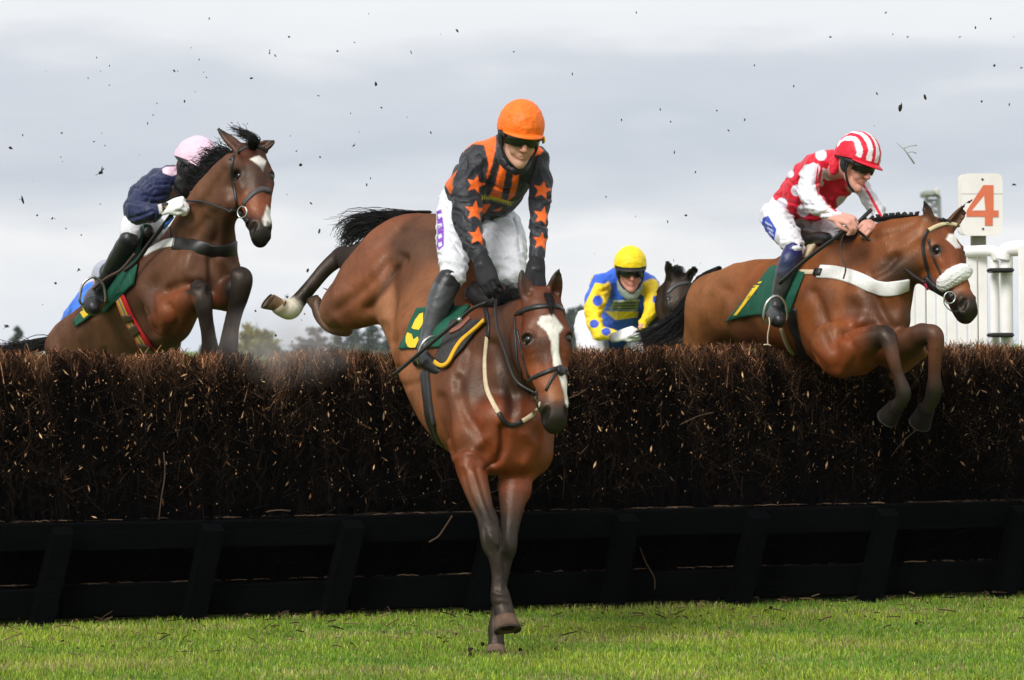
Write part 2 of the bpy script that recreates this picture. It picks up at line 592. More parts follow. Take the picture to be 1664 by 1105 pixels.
def strap(name, body, px, w, m, parent, th=.004, off=.002, ends=0, **kw):
    pts, nrm = on_surface(body, px, off)
    if pts is None: return None
    V, F = ribbon(pts, nrm, w, th)
    return add(name, V, F, m, parent, **kw)
def patch_pts(body, quad, nu, nv, off, sag=None):
    """Sheet lying over the body: quad = four pixel corners in order (or a function u,v -> pixel)."""
    q = np.asarray(quad, float) if not callable(quad) else None
    G = np.zeros((nu, nv, 3)); Nn = np.zeros((nu, nv, 3)); ok = np.zeros((nu, nv), bool); PX = np.zeros((nu, nv, 2))
    for i in range(nu):
        for j in range(nv):
            u, v = i/(nu-1), j/(nv-1)
            p = quad(u, v) if q is None else (q[0]*(1-u)+q[1]*u)*(1-v)+(q[3]*(1-u)+q[2]*u)*v
            PX[i, j] = p
            hh = body.hit(*p)
            if hh[0] is not None: G[i, j], Nn[i, j], ok[i, j] = hh[0], hh[1], True
    if not ok.any(): return None
    gi = np.argwhere(ok)
    for i, j in np.argwhere(~ok):
        g = gi[np.argmin(np.abs(gi-[i, j]).sum(1))]
        G[i, j] = at(*PX[i, j], G[g[0], g[1]][1]); Nn[i, j] = Nn[g[0], g[1]]
    for _ in range(3):
        Y = G.copy()
        Y[1:-1, 1:-1] = (G[1:-1, 1:-1]*2+G[:-2, 1:-1]+G[2:, 1:-1]+G[1:-1, :-2]+G[1:-1, 2:])/6
        G = Y
        M = Nn.copy()
        M[1:-1, 1:-1] = (Nn[:-2, 1:-1]+Nn[2:, 1:-1]+Nn[1:-1, :-2]+Nn[1:-1, 2:])/4
        Nn = M/np.linalg.norm(M, axis=2, keepdims=True)
    return G+Nn*off, Nn
def sheet(name, G, Nn, th, m, parent, **kw):
    nu, nv = G.shape[:2]
    V = np.vstack([(G+Nn*th).reshape(-1, 3), (G-Nn*.001).reshape(-1, 3)])
    i = np.arange(nu*nv).reshape(nu, nv); k = nu*nv
    top = np.stack([i[:-1, :-1], i[1:, :-1], i[1:, 1:], i[:-1, 1:]], -1).reshape(-1, 4)
    bd = np.r_[i[0, :], i[1:, -1], i[-1, -2::-1], i[-2:0:-1, 0]]
    e = np.stack([bd, np.roll(bd, -1), np.roll(bd, -1)+k, bd+k], 1)
    ob = add(name, V, [np.vstack([top, top[:, ::-1]+k, e])], m, parent, **kw)
    s = Body(.01); s.V = (G+Nn*th).reshape(-1, 3); s.F = top; s._bvh = None
    return ob, s
def flatshape(name, body, pts, m, parent, off=.002, th=.0012, step=2.0, **kw):
    """A filled outline (letter, digit, badge) laid on a surface."""
    Q = np.asarray(pts, float)
    bm_v = []
    from mathutils.geometry import tessellate_polygon
    tri = tessellate_polygon([[Vector((x, y, 0)) for x, y in Q]])
    V, F = [], []
    def emit(a, b, c):
        e = max(np.linalg.norm(a-b), np.linalg.norm(b-c), np.linalg.norm(c-a))
        if e > step*4:
            ab, bc, ca = (a+b)/2, (b+c)/2, (c+a)/2
            for t in ((a, ab, ca), (ab, b, bc), (ca, bc, c), (ab, bc, ca)): emit(*t)
            return
        k = len(V)
        for p in (a, b, c):
            hh = body.hit(*p)
            if hh[0] is None: hh = body.hit(*(p*.9+Q.mean(0)*.1))
            if hh[0] is None: del V[k:]; return
            V.append(hh[0]-ray(*p)*off)
        F.append((k, k+1, k+2))
    for t in tri: emit(*[Q[i] for i in t])
    if not F: return None
    return add(name, np.array(V), [np.array(F)], m, parent, smooth=False, **kw)
def star(cx, cy, r, rot=0, inner=.42):
    return [(cx+(r if i % 2 == 0 else r*inner)*math.sin(rot+i*math.pi/5), cy-(r if i % 2 == 0 else r*inner)*math.cos(rot+i*math.pi/5)) for i in range(10)]
def circle(cx, cy, r, ry=None, n=18):
    return [(cx+r*math.cos(2*math.pi*i/n), cy+(ry or r)*math.sin(2*math.pi*i/n)) for i in range(n)]
def strands(guides, n, s0, s1, r0, r1, seed, wave=.01, pts=10, lmin=.65):
    """Hair: n strands that follow the guide curves, starting within s0 of them and ending within s1."""
    g = np.random.default_rng(seed)
    G = []
    for gd in guides:
        q = catmull(gd, 6)
        sl = np.r_[0, np.cumsum(np.linalg.norm(np.diff(q, axis=0), axis=1))]
        u = np.linspace(0, sl[-1], pts)
        G.append(np.stack([np.interp(u, sl, q[:, i]) for i in range(3)], 1))
    G = np.array(G)
    P = []
    t = np.linspace(0, 1, pts)[:, None]
    for i in range(n):
        x = g.random()*(len(G)-1) if len(G) > 1 else 0
        k = min(int(x), len(G)-2) if len(G) > 1 else 0
        base = G[k]*(1-(x-k))+G[k+1]*(x-k) if len(G) > 1 else G[0]
        ln = lmin+(1-lmin)*g.random()
        idx = np.linspace(0, (pts-1)*ln, pts)
        b = np.stack([np.interp(idx, np.arange(pts), base[:, c]) for c in range(3)], 1)
        o = unit(g.normal(size=3))*g.random()**.5
        o2 = unit(o+g.normal(size=3)*.5)*g.random()**.5
        tt = t*ln
        b = b+o*s0*(1-tt)+o2*s1*tt
        b = b+np.sin(t*(4+6*g.random())+6.28*g.random())*g.normal(size=3)*wave*t
        P.append(b)
    P = np.array(P)
    R = np.linspace(r0, r1, pts)[None]*(.7+.6*g.random((n, 1)))
    return tubes(P, R, 3)
# ------------------------------------------------------------------ the setting: turf, far land, trees, fence
M_ground = mat('turf_soil', (.125, .185, .030), .95, .1, noise=(3.0, .35), bump=(40, .6, .02))
gx = np.array([-6000, -60, -12, -4, -2, 0, 2, 4, 12, 60, 6000.]); gy = np.array([-300, 5, 12, 16, 20, 24, 30, 60, 200, 800, 9000.])
GV = np.array([(x, y, 0) for y in gy for x in gx]); n_ = len(gx)
GF = np.array([(j*n_+i, j*n_+i+1, (j+1)*n_+i+1, (j+1)*n_+i) for j in range(len(gy)-1) for i in range(n_-1)])
add('ground', GV, GF, M_ground, kind='structure', label='short green racecourse turf running to the horizon')

# fence frame: P0 at the foot of its landing side, U along it, VV away from the camera
P0 = np.array([0-832.0, 0, 0]); P0 = at(0, 1018, 21.12); P0[2] = 0
P1 = at(1664, 968, 22.92); P1[2] = 0
U = unit(P1-P0); VV = np.array([-U[1], U[0], 0]); WZ = np.array([0, 0, 1.0])
FLEN = np.linalg.norm(P1-P0)
def fence_u(px):
    """Fence coordinate under a photograph column."""
    d = ray(px, 800); d = d/d[1]
    # solve P0 + U s = CAM + d t (horizontal)
    A = np.array([[U[0], -d[0]], [U[1], -1.0]]); b = np.array([CAM[0]-P0[0], CAM[1]-P0[1]])
    return float(np.linalg.solve(A, b)[0])
DIP = fence_u(462)
def ftop(u):
    return 1.350+.012*np.sin(u*5.1)+.010*np.sin(u*13.7+1)+.007*np.sin(u*31+2)+.006*np.sin(u*57+3*np.sin(u*9))+.004*np.sin(u*123)-.10*np.exp(-((u-DIP)/.10)**2)
rg = np.random.default_rng(11)
UA, UB = -1.6, FLEN+1.6
M_core = mat('packed_birch', (.0015, .0011, .0009), .95, .1, noise=(30, .5), bump=(60, 1, .03), stretch=(1, 1, .25))
M_twig = mat('birch_twigs', attr=True, rough=.8, spec=.06)
M_board = mat('black_boards', (.0011, .0013, .0015), .85, .03, noise=(9, .4), bump=(26, .35, .01), stretch=(.3, 1, 3))
fence = empty('birch_fence', P0, label='long steeplechase fence of packed dark birch twigs above black boards', category='fence')
# dark packed heart of the fence
us = np.linspace(UA, UB, 90)
ring = []
for u in us:
    t = ftop(u)-.035
    prof = [(.14, .02), (.16, .8), (.22, t-.12), (.34, t-.02), (.70, t-.02), (.86, t-.15), (.95, .02)]
    ring.append([P0+U*u+VV*v+WZ*z for v, z in prof])
ring = np.array(ring); m_ = ring.shape[1]
ix = np.arange(len(us)*m_).reshape(len(us), m_)
cf = np.stack([ix[:-1, :-1], ix[1:, :-1], ix[1:, 1:], ix[:-1, 1:]], -1).reshape(-1, 4)
add('packed_heart', ring.reshape(-1, 3), cf[:, ::-1], M_core, fence, smooth=False)

def face_v(z, top):
    """Depth of the brush's landing face at height z."""
    q = np.clip((z-(top-.16))/.16, 0, 1)
    return .03+.05*z+.17*q**2
def lerp(a, b, t): return a+(b-a)*t
def twig_batch(n, zlo, zhi, zpow, lo, hi, lean, outl, r0, seed, cols, depth=.12, pts=3, up=1.0):
    g = np.random.default_rng(seed)
    u = g.uniform(UA, UB, n)
    inview = (u > -.5) & (u < FLEN+.5)
    u = np.where(inview | (g.random(n) < .4), u, g.uniform(-.5, FLEN+.5, n))
    top = ftop(u)
    z = zlo+(top-zlo)*g.random(n)**zpow if zhi is None else g.uniform(zlo, zhi, n)
    v = face_v(z, top)+depth*g.random(n)**1.5
    L_ = g.uniform(lo, hi, n)
    dr = np.stack([g.normal(size=n)*lean, g.normal(size=n)*outl-.06, np.full(n, up)], 1)
    dr /= np.linalg.norm(dr, axis=1, keepdims=True)
    bend = g.normal(size=(n, 3))*.18
    t = np.linspace(0, 1, pts)[None, :, None]
    loc = np.stack([u, v, z], 1)[:, None, :]+(dr[:, None, :]*(t-.5)+bend[:, None, :]*(t-.5)**2)*L_[:, None, None]
    # keep the brush trimmed along the top
    lim = (top+.006+.022*g.random(n)**2+.035*g.random(n)**7)[:, None]
    loc[:, :, 2] = np.minimum(loc[:, :, 2], lim+.02*(loc[:, :, 2]-lim))
    loc[:, :, 2] = np.maximum(loc[:, :, 2], .03)
    loc[:, :, 1] = np.maximum(loc[:, :, 1], -.015)
    W = P0+loc[..., 0:1]*U+loc[..., 1:2]*VV+loc[..., 2:3]*WZ
    R = r0*(.6+.8*g.random((n, 1)))*np.linspace(1, .55, pts)[None]
    hrel = np.clip((loc[..., 2]-.5)/.75, 0, 1)[..., None]
    ca, cb, cc = [np.array(c) for c in cols]      # old stems, middle, tips: self-shading below and lit tops also in the colour
    tip_mix = np.exp(-np.maximum(top[:, None]-loc[..., 2], 0)/.045)[..., None]
    col = lerp(ca, cb, hrel); col = lerp(col, cc, tip_mix)
    # bundles: some brighter, some nearly black
    bu = np.clip(.80+.55*np.sin(u*21+3*np.sin(u*6.3)+1.2*np.sin(z*7))+.45*np.sin(u*53+2.2*np.sin(u*11)+z*5), .12, 2.0)
    col = col*(.25+2.6*g.random((n, 1, 1))**3.5)*bu[:, None, None]
    R = R*(.8+.9*g.random((n, 1))**4)
    V, F = tubes(W, R, 3)
    C = np.repeat(col.reshape(-1, 3), 3, 0)
    return V, F[0], C
B = []
dark, mid, tip = (.0014, .0011, .0009), (.0055, .003, .002), (.150, .070, .036)
B.append(twig_batch(20000, .75, None, .75, .08, .24, .55, .30, .0019, 1, (dark, mid, tip)))
B.append(twig_batch(7000, .60, None, .8, .05, .16, .9, .5, .0016, 7, ((.012, .007, .004), (.050, .026, .014), (.30, .16, .085)), depth=.02))
B.append(twig_batch(9000, 1.22, None, .6, .05, .12, .45, .55, .0019, 2, (mid, tip, (.26, .12, .06)), depth=.5))
B.append(twig_batch(5500, 1.30, None, .8, .04, .08, .5, .6, .0018, 5, (tip, tip, (.30, .14, .07)), depth=.75))
B.append(twig_batch(9500, .06, 1.0, 1, .25, .55, .16, .10, .0026, 3, ((.0016, .0011, .0009), (.0050, .0030, .0020), mid)))
B.append(twig_batch(6500, .25, 1.3, 1, .06, .22, 1.3, .5, .0015, 4, ((.010, .007, .005), (.045, .027, .016), (.22, .12, .06)), depth=.03, up=.5))
V = np.vstack([b[0] for b in B]); k = np.cumsum([0]+[len(b[0]) for b in B[:-1]])
F = np.vstack([b[1]+o for b, o in zip(B, k)]); C = np.vstack([b[2] for b in B])
add('birch_twigs', V, [F], M_twig, fence, C, smooth=False, kind='stuff')
# pale cut ends, buds and dead leaves caught in the brush
g = np.random.default_rng(21)
n = 2800
u = g.uniform(-.6, FLEN+.6, n); top = ftop(u)
z = .42+(top-.42)*g.beta(2.4, 1.15, n); v = face_v(z, top)-.012
c0 = P0+u[:, None]*U+v[:, None]*VV+z[:, None]*WZ
a = unit(np.array([0, 0, 1]))[None]+g.normal(size=(n, 3))*.6; a /= np.linalg.norm(a, axis=1, keepdims=True)
b = np.cross(a, g.normal(size=(n, 3))); b /= np.linalg.norm(b, axis=1, keepdims=True)
big = g.random(n)**7
la = (.0048+.020*big)[:, None]; lb = (.0024+.0036*big)[:, None]
nn = np.cross(a, b)
V = np.stack([c0-a*la, c0+b*lb+nn*lb*.4, c0+a*la, c0-b*lb+nn*lb*.4], 1).reshape(-1, 3)
F = np.arange(n*4).reshape(n, 4)
col = lerp(np.array([.16, .07, .03]), np.array([.80, .50, .26]), g.random((n, 1))**1.5)
add('dead_leaves', V, [F], M_twig, fence, np.repeat(col, 4, 0), smooth=False, kind='stuff')
# black boards and leaning braces on the landing side
tops = [fence_u(x) for x in (-360, -135, 88, 330, 557, 785, 1000, 1212, 1420, 1637, 1850, 2070)]
bays = list(zip(tops[:-1], tops[1:]))
for u0, u1 in bays:
    dz = rg.uniform(-.006, .006)
    V, F = box_uvw(P0, U, VV, WZ, (u0+.004, -.145, .375+dz), (u1-.004, .02, .515+dz), .008)
    add('rail_board', V, F, M_board, fence, smooth=False)
    dz = rg.uniform(-.008, .008)
    V, F = box_uvw(P0, U, VV, WZ, (u0+.004, -.10+dz, .035), (u1-.004, .02, .195+dz), .008)
    add('kick_board', V, F, M_board, fence, smooth=False)
for u0 in tops:
    w = .052; sh = -.115+rg.uniform(-.02, .02)
    lo = [(u0+sh-w, -.235), (u0+sh+w, -.235), (u0+sh+w, -.105), (u0+sh-w, -.105)]
    hi = [(u0-w, -.225), (u0+w, -.225), (u0+w, -.148), (u0-w, -.148)]
    t0, t1 = .462, .500
    c8 = [P0+U*a_+VV*b_+WZ*(-.02) for a_, b_ in lo]+[P0+U*a_+VV*b_+WZ*(t0 if b_ < -.2 else t1) for a_, b_ in hi]
    V, F = hexa(c8)
    add('brace', V, F, M_board, fence, smooth=False)
# woody litter lying on the boards
g = np.random.default_rng(31); n = 420
u = g.uniform(-.3, FLEN+.3, n); which = g.random(n) < .6
z = np.where(which, .524, .205); v = np.where(which, g.uniform(-.14, -.02, n), g.uniform(-.10, -.03, n))
c0 = P0+u[:, None]*U+v[:, None]*VV+z[:, None]*WZ
th = g.uniform(0, 6.28, n); d = (np.cos(th)[:, None]*U+np.sin(th)[:, None]*VV)
ln = g.uniform(.008, .05, n)[:, None]
P = np.stack([c0-d*ln, c0+WZ*.006*g.random((n, 1)), c0+d*ln], 1)
V, F = tubes(P, .0018, 3)
col = np.repeat(lerp(np.array([.015, .010, .007]), np.array([.20, .13, .08]), g.random((n, 1))**2), 9, 0)
add('woody_litter', V, F, M_twig, fence, col, smooth=False, kind='stuff')
# long loose stems hanging from the brush
for pxs, Yo, r in (([(735, 838), (722, 858), (712, 872), (697, 881)], -.28, .0042), ([(432, 832), (450, 829), (472, 830)], -.12, .0035),
                   ([(1040, 890), (1050, 915), (1063, 938), (1064, 958)], -.2, .0028), ([(900, 655), (920, 648), (935, 643), (952, 633)], -.03, .003),
                   ([(258, 845), (262, 810), (268, 770), (266, 735)], -.02, .003),
                   ([(1500, 690), (1470, 715), (1448, 742)], -.03, .003), ([(1105, 690), (1135, 676), (1160, 670)], -.03, .0025)):
    W = []
    for x, y in pxs:
        s_ = fence_u(x); yb = (P0+U*s_)[1]
        zz_ = at(x, y, yb)[2]
        W.append(at(x, y, yb+Yo+(face_v(zz_, 1.35)-.02 if zz_ > .55 else .05)))
    V, F = tubes(np.array([catmull(W, 4)]), r, 5, cap=True)
    add('loose_stem', V, F, mat('dry_stem', (.085, .052, .032), .8, .2), fence)

# grass
def grass(n, x0, x1, y0, seed, hmin, hmax, w):
    g = np.random.default_rng(seed)
    x = g.uniform(x0, x1, n)
    # turf runs up to the foot of the fence
    yf = P0[1]+(x-P0[0])*U[1]/U[0]+.02
    y = y0+(yf-y0)*g.random(n)
    f1 = np.sin(x*2.3+1.3*np.sin(y*2.9))+np.sin(y*3.1+x*1.7+2*np.sin(x*1.1))+.7*np.sin(x*7.7+y*6.3)
    tuft = .5+.5*np.clip(f1/2.2, -1, 1)
    edge = np.clip(1-(yf-y)/.35, 0, 1)
    h = (hmin+(hmax-hmin)*g.random(n)**1.5)*(.75+.45*tuft)*(.9+.25*edge*g.random(n))
    th = g.uniform(0, 6.28, n)
    d = np.stack([np.cos(th), np.sin(th), np.zeros(n)], 1)
    s = np.stack([-np.sin(th), np.cos(th), np.zeros(n)], 1)
    s = s*.5+np.array([1, 0, 0])*np.sign(s[:, :1]+1e-9)*.5
    ln = (.15+.75*g.random(n)**1.3)[:, None]
    b = np.stack([x, y, np.full(n, -.003)], 1); H = h[:, None]; up = np.array([0, 0, 1.])
    ww = w*(.7+.6*g.random((n, 1)))
    p1 = b+up*H*.55+d*H*ln*.25; p2 = b+up*H*(1-.25*ln)+d*H*ln*.85
    V = np.stack([b-s*ww, b+s*ww, p1+s*ww*.8, p1-s*ww*.8, p2], 1)
    k = np.arange(n)[:, None]*5
    Q = k+np.array([0, 1, 2, 3]); T = k+np.array([3, 2, 4])
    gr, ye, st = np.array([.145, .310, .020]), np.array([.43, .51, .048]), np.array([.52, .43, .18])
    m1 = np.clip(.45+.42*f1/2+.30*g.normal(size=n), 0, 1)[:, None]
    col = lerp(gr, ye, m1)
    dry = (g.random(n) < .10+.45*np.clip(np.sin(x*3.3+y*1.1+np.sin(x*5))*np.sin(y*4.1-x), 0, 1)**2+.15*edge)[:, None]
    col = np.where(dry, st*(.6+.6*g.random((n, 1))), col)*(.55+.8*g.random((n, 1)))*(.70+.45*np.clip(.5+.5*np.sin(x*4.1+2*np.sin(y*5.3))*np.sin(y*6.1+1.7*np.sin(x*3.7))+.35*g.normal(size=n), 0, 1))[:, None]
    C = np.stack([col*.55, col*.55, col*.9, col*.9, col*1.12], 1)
    return V.reshape(-1, 3), Q, T, C.reshape(-1, 3)
M_grass = mat('grass_blades', attr=True, rough=.55, spec=.3)
t_ = M_grass.node_tree; b_ = t_.nodes['Principled BSDF']
b_.inputs['Transmission Weight'].default_value = 0
tr = t_.nodes.new('ShaderNodeBsdfTranslucent'); mxs = t_.nodes.new('ShaderNodeMixShader'); mxs.inputs[0].default_value = .35
va = [n for n in t_.nodes if n.type == 'VERTEX_COLOR'][0]
t_.links.new(va.outputs[0], tr.inputs[0]); t_.links.new(b_.outputs[0], mxs.inputs[1]); t_.links.new(tr.outputs[0], mxs.inputs[2])
t_.links.new(mxs.outputs[0], t_.nodes['Material Output'].inputs[0])
V, Q, T, C = grass(120000, -3.4, 3.6, 16.6, 41, .016, .052, .0019)
V2, Q2, T2_, C2 = grass(38000, -6.5, 6.8, 14.2, 43, .02, .055, .0026)
Q = np.vstack([Q, Q2+len(V)]); T = np.vstack([T, T2_+len(V)]); V = np.vstack([V, V2]); C = np.vstack([C, C2])
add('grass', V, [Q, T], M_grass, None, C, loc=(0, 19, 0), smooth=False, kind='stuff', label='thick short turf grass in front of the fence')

# birch bits and crumbs of soil kicked on to the landing turf
g = np.random.default_rng(37); n = 420
x = g.uniform(-3.2, 3.4, n); yf = P0[1]+(x-P0[0])*U[1]/U[0]
y = yf-.12-2.6*g.random(n)**1.8; th = g.uniform(0, 6.28, n); ln = (.008+.045*g.random(n)**3)[:, None]
c0 = np.stack([x, y, .022+.022*g.random(n)], 1); d = np.stack([np.cos(th), np.sin(th), g.normal(size=n)*.25], 1)
V, F = tubes(np.stack([c0-d*ln, c0+np.array([0, 0, .006])*g.random((n, 1)), c0+d*ln], 1), (.0016+.0022*g.random((n, 1))), 4)
cl_ = np.repeat(lerp(np.array([.020, .013, .009]), np.array([.24, .15, .08]), g.random((n, 1))**1.6), 12, 0)
lumps = [(V, F[0])]; cc_ = [cl_]
for i in range(34):
    xx = g.uniform(-3.2, 3.4); yy = P0[1]+(xx-P0[0])*U[1]/U[0]-.15-2.4*g.random()**1.6
    if i < 9: xx, yy = at(806, 1064, 18.95)[0]+g.normal()*.25, 18.95+g.normal()*.25
    V2, F2 = ico_like(np.array([xx, yy, .018+.012*g.random()]), .005+.009*g.random()**2, g, .5, 5, 3)
    lumps.append((V2, F2)); cc_.append(np.tile(np.array([.030, .020, .012])*(.6+.8*g.random()), (len(V2), 1)))
V, F = merge(lumps)
add('turf_litter', V, F, M_twig, None, np.vstack(cc_), loc=(0, 19.5, 0), smooth=False, kind='stuff', label='birch bits and soil crumbs scattered on the landing turf')

# far trees
M_leaf = mat('tree_foliage', attr=True, rough=.8, spec=.1)
M_bark = mat('tree_bark', (.05, .04, .03), .9, .1)
def tree(name, px, pytop, Y, wpx, col, seed, label, n=900, conifer=False, group=None, leaf=.32, pybase=None):
    g = np.random.default_rng(seed)
    base = at(px, 600, Y); base[2] = 0
    H = at(px, pytop, Y)[2]; W = wpx*Y/FPX
    o = empty(name, base, label=label, category='tree', **({'group': group} if group else {}))
    # trunk with limbs
    P = [base+np.array([0, 0, 0]), base+np.array([W*.03, 0, H*.4]), base+np.array([0, 0, H*.92])]
    parts = [tubes(np.array([catmull(P, 4)]), np.linspace(H*.028, H*.006, 9)[None], 6)]
    tips = []
    nl = 26 if conifer else 16
    for i in range(nl):
        f = .15+.8*i/nl if conifer else .25+.6*g.random()
        th = g.uniform(0, 6.28)
        spread = W*.5*(1.04-f)*(.8+.4*g.random()) if conifer else W*.5*(.55+.5*g.random())*math.sin(math.pi*min(.95, .25+.75*f))
        s_ = base+np.array([0, 0, H*f]); e_ = s_+np.array([math.cos(th)*spread, math.sin(th)*spread, H*(.02 if conifer else .16)*g.uniform(.3, 1.2)])
        parts.append(tubes(np.array([[s_, (s_+e_)/2+[0, 0, H*.02], e_]]), np.array([[H*.010, H*.007, H*.003]]), 4))
        tips.append((s_, e_))
    V, F = merge(parts)
    add('trunk', V, F, M_bark, o)
    cen, cl = [], []
    for i in range(n):
        s_, e_ = tips[g.integers(len(tips))]
        q = s_+(e_-s_)*g.random()**.5
        cen.append(q+g.normal(size=3)*np.array([W*.07, W*.07, H*.035])+np.array([0, 0, H*.02])); cl.append(.55+.9*g.random())
    cen = np.array(cen); cen[:, 2] = np.clip(cen[:, 2], H*.06, H*1.02)
    a = g.normal(size=(n, 3)); a /= np.linalg.norm(a, axis=1, keepdims=True)
    b = np.cross(a, g.normal(size=(n, 3))); b /= np.linalg.norm(b, axis=1, keepdims=True)
    sz = (leaf*(.6+.8*g.random((n, 1))))*H/9
    c = np.cross(a, b)
    V = np.stack([cen-a*sz, cen+b*sz*.7+c*sz*.25, cen+a*sz, cen-b*sz*.7+c*sz*.25], 1).reshape(-1, 3)
    tint = np.array(cl)[:, None]*np.asarray(col)[None]
    add('crown', V, [np.arange(n*4).reshape(n, 4)], M_leaf, o, np.repeat(tint, 4, 0), smooth=False)
    return o
DG, OL, PG = (.045, .065, .040), (.21, .19, .06), (.075, .065, .055)
tree('conifer_tree', 31, 531, 520, 27, DG, 51, 'lone dark rounded tree far off above the left end of the fence', 900)
tree('small_tree', 418, 516, 300, 72, OL, 52, 'yellowish green bushy tree between the two bay horses', 2200, leaf=.3)
far = [(515, 533, 62, 'bare'), (548, 528, 40, 'c'), (575, 522, 46, 'c'), (604, 525, 50, 'c'), (632, 519, 46, 'c'), (660, 524, 44, 'c'), (487, 548, 40, 'bare'),
       (690, 520, 50, 'c'), (720, 516, 44, 'c'), (750, 520, 48, 'c'), (780, 512, 46, 'c'), (808, 517, 46, 'c'), (838, 514, 46, 'c'), (868, 508, 44, 'c'),
       (893, 512, 42, 'c'), (915, 506, 36, 'c'), (928, 501, 34, 'c'), (944, 497, 34, 'c'), (962, 503, 40, 'c'), (984, 512, 44, 'c'), (1008, 522, 44, 'c'), (1035, 530, 44, 'c')]
for i, (x, y, w, kd) in enumerate(far):
    tree('conifer_tree' if kd == 'c' else 'bare_tree', x, y, 760+40*(i % 3), w, DG if kd == 'c' else PG, 60+i,
         'dark conifer in the distant tree line behind the fence' if kd == 'c' else 'brownish leafless tree at the left end of the distant tree line',
         700, conifer=kd == 'c', group='conifers of the distant tree line' if kd == 'c' else 'leafless trees of the distant tree line', leaf=.42)
M_heath = mat('far_scrub', (.05, .055, .035), .95, .1, noise=(.2, .5))
g = np.random.default_rng(77)
# distant low rise of scrub under the tree line
xs = np.linspace(-60, 40, 60); V = []; 
for x in xs:
    hh = 1.6+.5*math.sin(x*.21)+.7*math.sin(x*.63+1)+g.random()*.5
    V += [(x, 800, 0), (x, 812, hh), (x, 840, hh*.9), (x, 870, 0)]
ix = np.arange(len(V)).reshape(len(xs), 4)
F = np.stack([ix[:-1, :-1], ix[1:, :-1], ix[1:, 1:], ix[:-1, 1:]], -1).reshape(-1, 4)
add('hill', np.array(V), F, M_heath, None, kind='structure', label='low scrub covered rise under the distant trees')

# haze between the camera and the far trees
hz = bpy.data.materials.new('haze_air'); hz.use_nodes = True
hz.node_tree.nodes.clear()
ho = hz.node_tree.nodes.new('ShaderNodeOutputMaterial'); hv = hz.node_tree.nodes.new('ShaderNodeVolumePrincipled')
hv.inputs['Color'].default_value = (.93, .95, 1, 1); hv.inputs['Density'].default_value = 0.00009
hz.node_tree.links.new(hv.outputs[0], ho.inputs['Volume'])
USE_HAZE = True

if USE_HAZE:
    V, F = box_uvw(np.zeros(3), np.array([1., 0, 0]), np.array([0, 1., 0]), WZ, (-900, -60, -1), (900, 1000, 24))
    add('haze', V, F, hz, None, kind='stuff', smooth=False)

# dust knocked out of the birch where the first horse brushed through
dm_ = bpy.data.materials.new('birch_dust'); dm_.use_nodes = True
t = dm_.node_tree; t.nodes.clear()
do = t.nodes.new('ShaderNodeOutputMaterial'); dv = t.nodes.new('ShaderNodeVolumePrincipled')
dv.inputs['Color'].default_value = (.80, .74, .68, 1)
tcd = t.nodes.new('ShaderNodeTexCoord'); ln_ = t.nodes.new('ShaderNodeVectorMath'); ln_.operation = 'LENGTH'
mpd = t.nodes.new('ShaderNodeMapping'); mpd.inputs['Scale'].default_value = (1/.42, 1/.28, 1/.26)
t.links.new(tcd.outputs['Object'], mpd.inputs[0]); t.links.new(mpd.outputs[0], ln_.inputs[0])
mrd = t.nodes.new('ShaderNodeMapRange'); mrd.inputs['From Min'].default_value = 1.0; mrd.inputs['From Max'].default_value = .1
mrd.inputs['To Min'].default_value = 0; mrd.inputs['To Max'].default_value = 1
t.links.new(ln_.outputs['Value'], mrd.inputs['Value'])
nd_ = t.nodes.new('ShaderNodeTexNoise'); nd_.inputs['Scale'].default_value = 7; nd_.inputs['Detail'].default_value = 3
t.links.new(tcd.outputs['Object'], nd_.inputs['Vector'])
nr_ = t.nodes.new('ShaderNodeMapRange'); nr_.inputs['From Min'].default_value = .38; nr_.inputs['From Max'].default_value = .7
nr_.inputs['To Min'].default_value = .25; nr_.inputs['To Max'].default_value = 3.6
t.links.new(nd_.outputs['Fac'], nr_.inputs['Value'])
ml_ = t.nodes.new('ShaderNodeMath'); ml_.operation = 'MULTIPLY'
t.links.new(mrd.outputs[0], ml_.inputs[0]); t.links.new(nr_.outputs[0], ml_.inputs[1]); t.links.new(ml_.outputs[0], dv.inputs['Density'])
t.links.new(dv.outputs[0], do.inputs['Volume'])
dc = at(462, 560, 21.75)
V, F = lathe(dc, (0, 0, 1), [(-.30, .01), (-.22, .30), (0, .44), (.22, .30), (.30, .01)], 16)
add('dust', V, F, dm_, None, loc=dc, kind='stuff', label='pale dust drifting over the worn dip in the birch')
